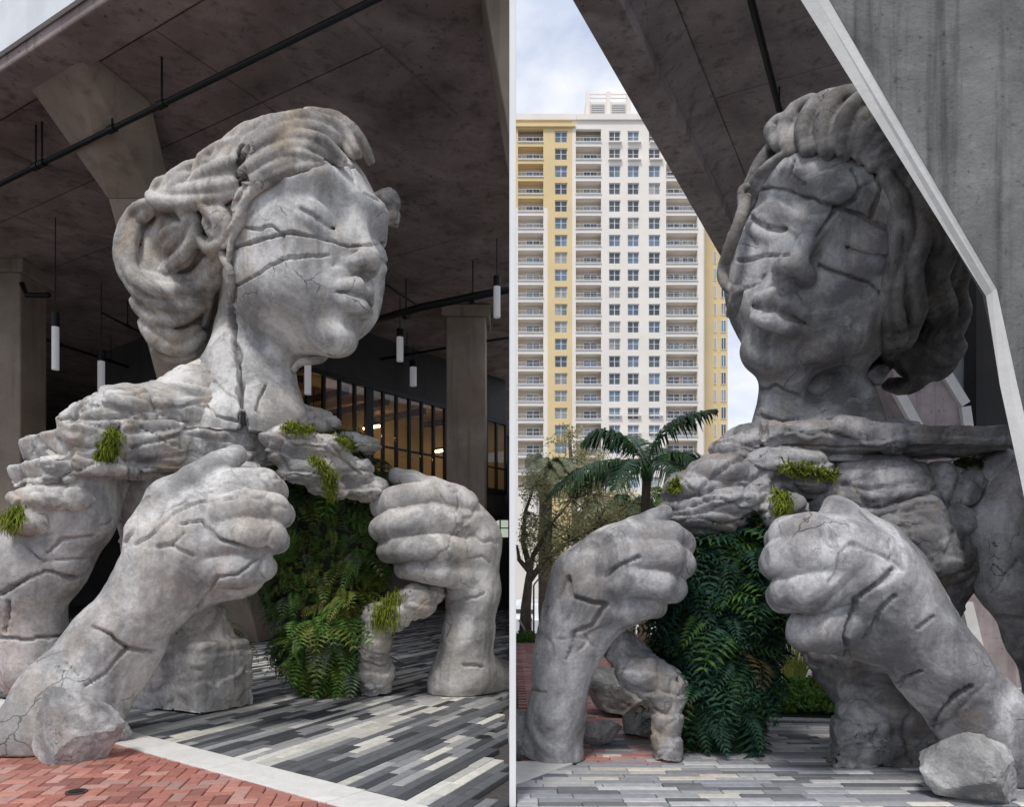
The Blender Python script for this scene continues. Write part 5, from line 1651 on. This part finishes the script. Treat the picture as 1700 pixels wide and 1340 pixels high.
oak(b2, [([b2, P(958, 980, Y2), P(955, 870, Y2), P(950, 790, Y2), P(945, 720, Y2)], .22), ([P(955, 870, Y2), P(990, 820, Y2), P(1020, 780, Y2)], .1), ([P(952, 830, Y2), P(915, 790, Y2), P(895, 760, Y2)], .1)],
    [(P(945, 740, Y2), (1.0, 1.2, .9)), (P(985, 775, Y2), (1.0, 1.2, .8)), (P(910, 790, Y2), (1.0, 1.2, .8)), (P(960, 830, Y2), (1.6, 1.4, 1.0)), (P(1030, 830, Y2), (1.1, 1.2, .9)), (P(1000, 880, Y2), (1.6, 1.4, .9))],
    7000, .14, M['oak2'], 'taller yellow green tree standing behind the oak', 43)
Y3 = 40.0
b3 = Vector(((1050 - CX) / F * Y3, Y3, -4.3))
oak(b3, [([b3, P(1050, 950, Y3), P(1048, 880, Y3), P(1040, 830, Y3)], .2), ([P(1048, 900, Y3), P(1090, 860, Y3)], .1), ([P(1048, 900, Y3), P(1000, 870, Y3)], .1)],
    [(P(1040, 850, Y3), (1.5, 1.4, 1.1)), (P(1000, 900, Y3), (1.8, 1.4, 1.2)), (P(1090, 880, Y3), (1.3, 1.4, 1.1)), (P(900, 900, Y3), (1.6, 1.4, 1.3)), (P(1060, 930, Y3), (1.8, 1.4, 1.1))],
    6500, .16, M['oak2'], 'low dense tree behind the main palm trunk', 47)

def frond_mesh(base, ctrl, tip, nl, ll, mat, rng, droop=.55, wid=.035):
    base, ctrl, tip = (np.array(q, float) for q in (base, ctrl, tip))
    v, f = [], []
    B = lambda t: (1-t)**2*base + 2*t*(1-t)*ctrl + t*t*tip
    T = lambda t: 2*(1-t)*(ctrl-base) + 2*t*(tip-ctrl)
    N = 12
    for i in range(N + 1):                                       # rachis, triangular section
        t = i / N; p = B(t); d = T(t); d /= np.linalg.norm(d); s = np.cross(d, [0, 0, 1.0]); s /= np.linalg.norm(s) + 1e-6; r = .03 * (1 - t * .85)
        v += [p + s*r, p - s*r, p - np.array([0, 0, r*1.2])]
        if i:
            a = (i-1)*3
            for k in range(3): f += [(a+k, a+(k+1)%3, a+3+(k+1)%3), (a+k, a+3+(k+1)%3, a+3+k)]
    for i in range(nl):
        t = .1 + .9 * i / nl
        p = B(t); d = T(t); d /= np.linalg.norm(d); s = np.cross(d, [0, 0, 1.0]); s /= np.linalg.norm(s) + 1e-6
        L = ll * (math.sin(math.pi * min(1, .18 + t * .82)) ** .6 + .12)
        for sg in (-1, 1):
            dr = droop * rng.uniform(.7, 1.4)
            dir1 = s*sg*(1 - dr*.4) + d*rng.uniform(.35, .6) + np.array([0, 0, .12 - dr*.3]); dir1 /= np.linalg.norm(dir1)
            m1 = p + dir1 * L * .5; e = m1 + (dir1 * .55 + np.array([0, 0, -dr])) * L * .5
            wv = d * wid
            n = len(v)
            v += [p - wv*.6, p + wv*.6, m1 + wv, m1 - wv, e]
            f += [(n, n+1, n+2), (n, n+2, n+3), (n+3, n+2, n+4)]
    return mesh_np('frond', v, np.array(f), mat)

def palm(base, crown, r0, r1, fronds, nl, ll, mat, label, seed, droop=.55, wid=.035, name='palm_tree', group='palms behind the plaza'):
    rng = np.random.default_rng(seed)
    base, crown = Vector(base), Vector(crown)
    root = empty(name, tuple(base), label, 'tree', group)
    m = MB(); n = 14
    m.tube([base.lerp(crown, i / n) + Vector((math.sin(i * .5) * .02, 0, 0)) for i in range(n + 1)], [(r0 + (r1 - r0) * i / n) * (1 + .06 * (i % 2)) for i in range(n + 1)], 10)
    m.build('trunk', M['bark'], root, smooth=True)
    m = MB(); m.tube([crown - Vector((0, 0, .35)), crown - Vector((0, 0, .1)), crown + Vector((0, 0, .25))], [r1 * 1.1, r1 * 1.5, r1 * .5], 10); m.build('crown_shaft', mat, root, smooth=True)
    for (c, t) in fronds:
        if min(Vector(t).x, Vector(c).x) < .35: continue
        o = bpy.data.objects.new('frond', frond_mesh(crown, c, t, nl, ll, mat, rng, droop, wid)); COL.objects.link(o); part_of(o, root)
Yq = 17.2
pc = P(1074, 775, Yq)
palm(Vector((P(1068, 1000, Yq).x, Yq, -.02)), pc, .13, .10, [
    (P(985, 735, Yq - .8), P(912, 822, Yq - 1.2)), (P(1020, 680, Yq), P(968, 735, Yq + .3)), (P(1085, 690, Yq), P(1190, 680, Yq - .5)),
    (P(1150, 720, Yq - .5), P(1172, 800, Yq - .9)), (P(1130, 730, Yq + .9), P(1160, 770, Yq + 1.5)), (P(1050, 690, Yq + 1.2), P(1010, 745, Yq + 2)), (P(1110, 740, Yq - 1.2), P(1140, 815, Yq - 1.8)),
    (P(1040, 735, Yq - 1.0), P(1020, 815, Yq - 1.6)), (P(1090, 720, Yq + 1.5), P(1105, 760, Yq + 2.4)), (P(1000, 760, Yq + .8), P(950, 815, Yq + 1.2))],
    56, .72, M['palm'], 'tall dark green palm with arching fronds in front of the tower', 51, .75, .03)
Yd = 27.0
rng_ = np.random.default_rng(5)
def ring_fronds(c, n, L, rng, rise=.5, drop=.6):
    out = []
    for i in range(n):
        a = 2*math.pi*(i + rng.uniform(-.3, .3))/n; l = L*rng.uniform(.8, 1.15); u = rng.uniform(-.1, 1)
        h = Vector((math.cos(a), math.sin(a), 0))
        out.append((Vector(c) + h*l*.5 + Vector((0, 0, l*rise*u + .25*l)), Vector(c) + h*l*(.95 - .2*u) + Vector((0, 0, l*(u*.7 - drop)))))
    return out
c_ = P(906, 790, Yd); palm(Vector((c_.x, Yd, -4.3)), c_, .28, .22, ring_fronds(c_, 26, 1.9, rng_), 44, .36, M['palm_pale'], 'pale grey green date palm at the left edge near dividing wall', 53, .3, .022)
c_ = P(1005, 850, 26); palm(Vector((c_.x, 26, -4.3)), c_, .14, .1, ring_fronds(c_, 12, 1.5, rng_), 30, .4, M['palm_pale'], 'small pale palm left of the main palm trunk', 55, .6, .03)
c_ = P(1112, 835, 25); palm(Vector((c_.x, 25, -4.3)), c_, .12, .1, ring_fronds(c_, 12, 1.4, rng_), 30, .4, leafmat('mid_palm', (.04, .08, .02), (.09, .15, .04), (.17, .22, .07), 2), 'small green palm right of the main palm trunk', 57, .6, .03)
c_ = P(1045, 845, 24); palm(Vector((c_.x, 24, -4.3)), c_, .10, .08, ring_fronds(c_, 11, 1.2, rng_), 28, .35, M['palm'], 'low dark palm with drooping fronds below the main palm crown', 58, .7, .03)
# pole and stake beside the oak
root = empty('thin_post', tuple(G(886, 1064)), 'thin grey post beside the oak trunk', 'post')
g_ = G(886, 1064); MB().tube([g_, g_ + Vector((0, 0, 1.35))], .022, 8).build('pole', plain('green_post', (.1, .12, .1)), root); MB().tube([g_ + Vector((0, 0, 1.35)), g_ + Vector((.35, 0, 1.8))], .02, 6).build('arm', plain('green_arm', (.1, .12, .1)), root)
root = empty('tree_stake', tuple(G(878, 1063)), 'pale wooden stake leaning against the oak trunk', 'stake')
MB().tube([G(881, 1063), P(862, 1030, Yo - .1)], .03, 6).build('pole', plain('pale_wood', (.5, .4, .28)), root)

def mound(name, poly_px, hgt, n, leaf, mat, label, cat, seed, kind=None, group=None, loc=None):
    """low leafy planting over a quadrilateral on the ground"""
    rng = np.random.default_rng(seed)
    g4 = [np.array(G(*p)) for p in poly_px]
    u, v = rng.uniform(0, 1, (n, 1)), rng.uniform(0, 1, (n, 1))
    pos = (1-u)*(1-v)*g4[0] + u*(1-v)*g4[1] + u*v*g4[2] + (1-u)*v*g4[3]
    env = (np.sin(np.pi*np.clip(u, .04, .96))**.4 * np.sin(np.pi*np.clip(v, .04, .96))**.4)[:, 0]
    bump = .75 + .35*vnoise(pos*np.array([5, 5, 0]) , seed)
    pos[:, 2] = hgt*env*bump*rng.uniform(.25, 1, n)**.4
    o = bpy.data.objects.new(name, leaves_mesh(name, pos, leaf, mat, rng, aspect=.6)); COL.objects.link(o)
    tag(o, label, cat, group, kind); return o
mound('low_hedge', [(856.5, 1068), (893, 1068), (896, 1060), (856.5, 1060)], .26, 1500, .07, M['hedge'], 'clipped bright green hedge at foot of the oak', 'hedge', 61)
mound('ground_cover', [(1278, 1190), (1412, 1194), (1400, 1150), (1285, 1148)], .34, 2600, .085, M['cover'], 'glossy green ground cover in bed between the ferns and pedestal', 'plants', 63, 'stuff')
bed = MB().prism([G(1268, 1193), G(1420, 1197), G(1410, 1146), G(1276, 1146)], (0, 0, .03)).build('planting_bed', M['soil']); tag(bed, kind='structure')
MB().prism([G(1266, 1198) + Vector((0, 0, .002)), G(1424, 1202) + Vector((0, 0, .002)), G(1420, 1196.5) + Vector((0, 0, .002)), G(1268, 1192.5) + Vector((0, 0, .002))], (0, 0, .016)).build('gravel_strip', M['gravel'], bed)

def blades(name, c, n, h, spread, mat, label, cat, seed, w=.012, group=None):
    rng = np.random.default_rng(seed); v, f = [], []
    for i in range(n):
        a = rng.uniform(0, 2*math.pi); r = spread*rng.uniform(0, 1)**.5*.35
        p = np.array(c) + np.array([math.cos(a)*r, math.sin(a)*r, 0]); lean = np.array([math.cos(a), math.sin(a), 0])*spread*rng.uniform(.1, .7); hh = h*rng.uniform(.5, 1.1)
        s = np.array([-math.sin(a + rng.uniform(-1, 1)), math.cos(a), 0])*w
        pts = [p, p + lean*.3 + np.array([0, 0, hh*.55]), p + lean + np.array([0, 0, hh])]
        k = len(v); v += [pts[0]-s, pts[0]+s, pts[1]+s*.8, pts[1]-s*.8, pts[2]]
        f += [(k, k+1, k+2), (k, k+2, k+3), (k+3, k+2, k+4)]
    o = bpy.data.objects.new(name, mesh_np(name, v, np.array(f), mat)); COL.objects.link(o); return tag(o, label, cat, group)
blades('grass_tuft', G(1318, 1132), 170, .62, .42, leafmat('dry_green_grass', (.12, .17, .03), (.24, .28, .06), (.36, .36, .10), 6), 'yellow green ornamental grass clump by the grey wall', 'grass', 65)
blades('upright_plant', G(1357, 1172), 120, .42, .10, M['moss'], 'yellow green spiky plant standing in the ground cover', 'plant', 67, .01)
blades('grass_tuft', G(1028, 1118) + Vector((0, 0, 0)), 60, .5, .4, leafmat('lime_tuft', (.16, .2, .03), (.3, .32, .07), (.4, .4, .12), 6), 'small lime tuft behind the torn stone edge', 'grass', 69)
blades('dark_plant', G(118, 1078), 160, .62, .55, M['fern_d'], 'dark leafy plant on the hall floor behind the near forearm', 'plant', 71, .03)

# ---- ferns growing over a hidden core
def fern_template(rng_seed, npair=13):
    r = np.random.default_rng(rng_seed); v, f = [], []
    for i in range(npair):
        t = (i + .5)/npair; z = .25*t - .75*t*t; x = t*(1 - .18*t)
        L = .23*math.sin(math.pi*min(1, .22 + .78*t))**.7 + .02
        for s in (-1, 1):
            n = len(v); w = .036
            v += [(x - w, 0, z), (x + w, 0, z), (x + .10*L/.23 + w*.4, s*L, z - .06 - .03*r.random()), (x + .06*L/.23, s*L*.55, z + .01)]
            f += [(n, n+1, n+3), (n+1, n+2, n+3)]
    n = len(v)
    for i in range(7):
        t = i/6; z = .25*t - .75*t*t - .004; x = t*(1 - .18*t); v += [(x, -.012*(1-t) - .002, z), (x, .012*(1-t) + .002, z)]
        if i: f += [(n+2*i-2, n+2*i-1, n+2*i+1), (n+2*i-2, n+2*i+1, n+2*i)]
    return np.array(v), np.array(f)
def clothe(name, fld, n, lo, hi, mat, root, seed, keep=None, extra=()):
    rng = np.random.default_rng(seed)
    v, f = fld.surface(); nn = normals(v, f)
    core = bpy.data.objects.new('planting_core', mesh_np('planting_core', v, f, M['soil'], True)); COL.objects.link(core); part_of(core, root)
    front = np.where((nn[:, 1] < .35))[0]
    idx = rng.choice(front, n)
    pos, nor = v[idx], nn[idx]
    d = nor*.8 + rng.normal(size=(n, 3))*.6 + np.array([0, 0, -.12])
    d /= np.linalg.norm(d, axis=1, keepdims=True)
    up = np.tile(np.array([0, 0, 1.0]), (n, 1)) + nor*.5 + rng.normal(size=(n, 3))*.25
    s = np.cross(up, d); s /= np.linalg.norm(s, axis=1, keepdims=True) + 1e-9
    u = np.cross(d, s)
    big = fbm(pos, 1.8, 2, seed) > .12
    sc = rng.uniform(lo, hi, n) * np.where(big, 1.3, .7) * rng.choice([.6, 1, 1, 1.35], n)
    temps = [fern_template(q, k) for q, k in ((1, 13), (2, 9), (3, 16))]
    V, Fa, MI, off = [], [], [], 0
    kind = (fbm(pos, 2.3, 2, seed + 5)*1.6 + 1 + rng.normal(size=n)*.45).round().clip(0, 2).astype(int)
    tone_ = (fbm(pos, 1.5, 3, seed + 9)*2.2 + 1 + rng.normal(size=n)*.5).round().clip(0, 2).astype(int)
    for i in range(n):
        tv, tf = temps[kind[i]]; wd = (1.0, 1.5, .7)[kind[i]]
        V.append(pos[i] + (tv[:, :1]*d[i] + tv[:, 1:2]*s[i]*wd + tv[:, 2:]*u[i])*sc[i]); Fa.append(tf + off); MI += [3 if rng.random() < .025 else tone_[i]]*len(tf); off += len(tv)
    o = bpy.data.objects.new(name, mesh_np(name, np.concatenate(V), np.concatenate(Fa), list(mat) + [DEAD], mat_idx=MI)); COL.objects.link(o); part_of(o, root)
    o['kind'] = 'stuff'; return o
FL = [leafmat('olive_fern', (.06, .09, .02), (.16, .20, .035), (.30, .33, .07), 3), leafmat('mid_fern', (.035, .09, .02), (.095, .20, .035), (.19, .31, .06), 3), leafmat('grey_green_fern', (.05, .075, .045), (.12, .16, .10), (.22, .27, .17), 3)]
DEAD = leafmat('dry_brown_frond', (.06, .042, .018), (.11, .08, .035), (.16, .13, .06), 3, .8)
FR = [leafmat('deep_fern', (.007, .028, .014), (.018, .06, .024), (.05, .11, .03), 3, .65), leafmat('blue_green_fern', (.008, .03, .02), (.02, .065, .04), (.05, .12, .06), 3, .65), leafmat('bright_fern', (.02, .06, .012), (.06, .14, .022), (.13, .22, .04), 3, .65)]
g = Field(*bounds([P(440, 740, 10.0), P(680, 1150, 10.0), P(470, 1000, 11.6)], .3), .05)
g.chain([P(545, 790, 9.9), P(540, 900, 10.15), P(535, 1000, 10.25), P(540, 1085, 10.3)], [.50, .55, .56, .48], .3)
g.chain([P(500, 850, 10.5), P(505, 950, 10.7), P(502, 1040, 10.8)], [.45, .42, .32], .3)
g.chain([P(600, 850, 10.1), P(605, 930, 10.3)], [.4, .38], .2)
g.cap(P(575, 1030, 10.2), P(575, 1110, 10.3), .34, .26, .2)
clothe('fern_wall', g, 3600, .12, .34, FL, rootL, 81)
g = Field(*bounds([P(1090, 840, 6.9), P(1330, 1260, 6.9), P(1200, 1000, 8.2)], .25), .045)
g.chain([P(1215, 860, 7.3), P(1205, 950, 7.2), P(1195, 1060, 7.15), P(1192, 1150, 7.1), P(1195, 1215, 7.05)], [.32, .38, .38, .34, .26], .2)
g.chain([P(1245, 880, 7.4), P(1245, 980, 7.45), P(1235, 1080, 7.4)], [.24, .24, .18], .15)
g.cap(P(1150, 1000, 7.1), P(1160, 1080, 7.1), .2, .22, .15)
clothe('fern_wall', g, 2900, .13, .34, FR, rootR, 83)
g = Field(*bounds([P(340, 1040, 9.4), P(375, 1075, 9.6)], .15), .05); g.cap(P(352, 1048, 9.35), P(368, 1062, 9.5), .08, .07, .05)
clothe('hanging_fern', g, 36, .35, .75, FL, rootL, 85)

# ---- moss tufts hanging where the sight line meets the stone
from mathutils.bvhtree import BVHTree
def tree_of(objs):
    V, Fc, off = [], [], 0
    for o in objs:
        me = o.data; n = len(me.vertices); a = np.empty(n * 3, np.float32); me.vertices.foreach_get('co', a)
        k = np.empty(len(me.loops), np.int32); me.loops.foreach_get('vertex_index', k)
        V += [tuple(p) for p in a.reshape(-1, 3)]; Fc += [tuple(q) for q in (k.reshape(-1, 4) + off)]; off += n
    return BVHTree.FromPolygons(V, Fc)
def kids(root, names): return [o for o in root.children if o.name.split('.')[0] in names]
def moss(root, bvh, poly, n, length, seed, w=.0065):
    rng = np.random.default_rng(seed); v, f = [], []
    o = Vector((0, 0, EYE))
    for _ in range(n):
        i = rng.integers(0, len(poly) - 1); t = rng.random()
        x = poly[i][0]*(1-t) + poly[i+1][0]*t + rng.normal()*poly[i][2]; y = poly[i][1]*(1-t) + poly[i+1][1]*t + rng.normal()*poly[i][2]*.6
        d = (P(x, y, 1.0) - o).normalized()
        hit, nor, _, dist = bvh.ray_cast(o, d)
        if hit is None or dist > 14: continue
        L = length*rng.uniform(.3, 1.0)
        a = hit + nor*.005; b = a + nor*(.012 + .03*rng.random()) + Vector(rng.normal(size=3)*.02) + Vector((0, 0, .01)); c = b + Vector((rng.normal()*.03, rng.normal()*.03, -L))
        s = Vector((rng.normal(), rng.normal(), rng.normal()*.3)).normalized()*w
        k = len(v); v += [a - s, a + s, b + s, b - s, c]; f += [(k, k+1, k+2), (k, k+2, k+3), (k+3, k+2, k+4)]
    if not v: return
    ob = bpy.data.objects.new('moss_tuft', mesh_np('moss_tuft', v, np.array(f), M['moss'])); COL.objects.link(ob); part_of(ob, root); ob['kind'] = 'stuff'
bl = tree_of(kids(rootL, ('collar_slab', 'shoulder_slab', 'chest_flap', 'torn_edge', 'upper_arm', 'shoulder_shard')))
moss(rootL, bl, [(190, 718, 6), (182, 740, 8), (172, 758, 7)], 840, .13, 1)
moss(rootL, bl, [(475, 714, 6), (500, 712, 6), (515, 718, 4)], 480, .05, 2)
moss(rootL, bl, [(518, 762, 4), (540, 778, 6), (548, 800, 4), (551, 825, 3)], 660, .10, 3)
moss(rootL, bl, [(10, 868, 8), (30, 852, 7), (20, 880, 6)], 400, .12, 4)
moss(rootL, bl, [(655, 985, 8), (640, 1010, 10), (638, 1035, 5)], 760, .20, 5)
moss(rootL, bl, [(560, 728, 5), (590, 745, 6)], 320, .06, 6)
brr = tree_of(kids(rootR, ('collar_slab', 'chest_flap', 'torso', 'torn_edge')))
moss(rootR, brr, [(1300, 775, 5), (1340, 782, 5), (1385, 790, 4)], 600, .05, 7)
moss(rootR, brr, [(1298, 825, 6), (1300, 845, 6)], 440, .10, 8)
moss(rootR, brr, [(1118, 812, 5), (1125, 805, 4)], 160, .05, 9)
# shoulder hollow filled with stones and moss at the right
rs = random.Random(17)
def rock_mesh(name, r, seed, mat, sub=4, facets=16, rough=.05, flat=False):
    bm = bmesh.new(); bmesh.ops.create_icosphere(bm, subdivisions=sub, radius=1.0)
    rng = np.random.default_rng(seed)
    v = np.array([list(x.co) for x in bm.verts])
    pl = rng.normal(size=(facets, 3)); pl /= np.linalg.norm(pl, axis=1, keepdims=True); h = rng.uniform(.56 if flat else .68, .95, facets)
    dd = v @ pl.T
    s = np.min(np.where(dd > .05, h/np.maximum(dd, .05), 9), axis=1); s = np.minimum(s, 1.05)
    v = v*s[:, None]
    v = v*(1 + rough*fbm(v + seed, 2.2, 4, seed)[:, None] + rough*.5*fbm(v + seed, 8, 2, seed + 3)[:, None])
    v = v*np.array(r)
    for x, c in zip(bm.verts, v): x.co = c
    me = bpy.data.meshes.new(name); bm.to_mesh(me); bm.free(); me.materials.append(mat)
    for p in me.polygons: p.use_smooth = not flat
    return me
for i in range(46):
    x, y = rs.uniform(1528, 1672), rs.uniform(768, 868)
    if x < 1560 and y > 830: continue
    p = P(x, y, 6.75 + rs.uniform(-.05, .25)); r = rs.uniform(.09, .17)
    o = bpy.data.objects.new('shoulder_stone', rock_mesh('shoulder_stone', (r, r, r*rs.uniform(.8, 1.5)), 300 + i, M['stone_r'], 3, 10)); o.location = p; COL.objects.link(o)
    o.parent = rootR; o.location = p - rootR.location; o.rotation_euler = (rs.random(), rs.random(), rs.random()*3)
g = Field(*bounds([P(1590, 770, 6.85), P(1650, 850, 6.85)], .1), .05)
g.cap(P(1590, 775, 6.75), P(1640, 775, 6.75), .07, .07, .05); g.cap(P(1600, 780, 6.75), P(1605, 840, 6.72), .05, .05, .05); g.cap(P(1640, 780, 6.72), P(1645, 830, 6.72), .05, .04, .05)
clothe('shoulder_moss', g, 260, .07, .16, [M['moss'], leafmat('olive_moss', (.04, .06, .01), (.09, .12, .02), (.16, .19, .03), 6), M['fern_l']], rootR, 87)

# ---- boulders
def boulder(px, py, wpx, hpx, label, seed, dY=0, mat='rock', deep=.8):
    b = G(px, py); b.y += dY; b.x = (px - CX)/F*b.y
    rx, rz = wpx/2/F*b.y*1.08, hpx/F*b.y*.64
    o = bpy.data.objects.new('boulder', rock_mesh('boulder', (rx, rx*deep, rz), seed, M[mat], 5, 20, .07, True)); COL.objects.link(o)
    o.location = (b.x, b.y + rx*deep*.6, rz*.62)
    return tag(o, label, 'rock', 'boulders at the feet of the sculptures')
boulder(98, 1250, 150, 125, 'pale faceted boulder under the near forearm of the pale sculpture', 11, -.42)
boulder(175, 1228, 70, 50, 'small grey stone chip beside the pale forearm boulder', 12, -.2)
boulder(18, 1180, 110, 45, 'smooth grey rock at the left edge behind the forearm', 13, .8)
boulder(42, 1112, 100, 85, 'rounded pale rock under the upper arm stump', 14, .2)
boulder(1640, 1338, 205, 112, 'large grey boulder in front of the near forearm at right', 15, 0, 'rock')
boulder(868, 1262, 46, 80, 'dark angular rock against the elbow beside the white wall', 16, .15)
boulder(997, 1248, 74, 50, 'low flat rock behind the grey forearm', 17, .2)
boulder(1064, 1238, 72, 44, 'pale block of rock beside the torn stone foot', 18, .3)
boulder(1042, 1205, 150, 90, 'big pale jagged boulder behind the torn stone edge', 19, .4)
boulder(1500, 1285, 60, 40, 'small dark stone at the foot of the grey pedestal', 20, .3)
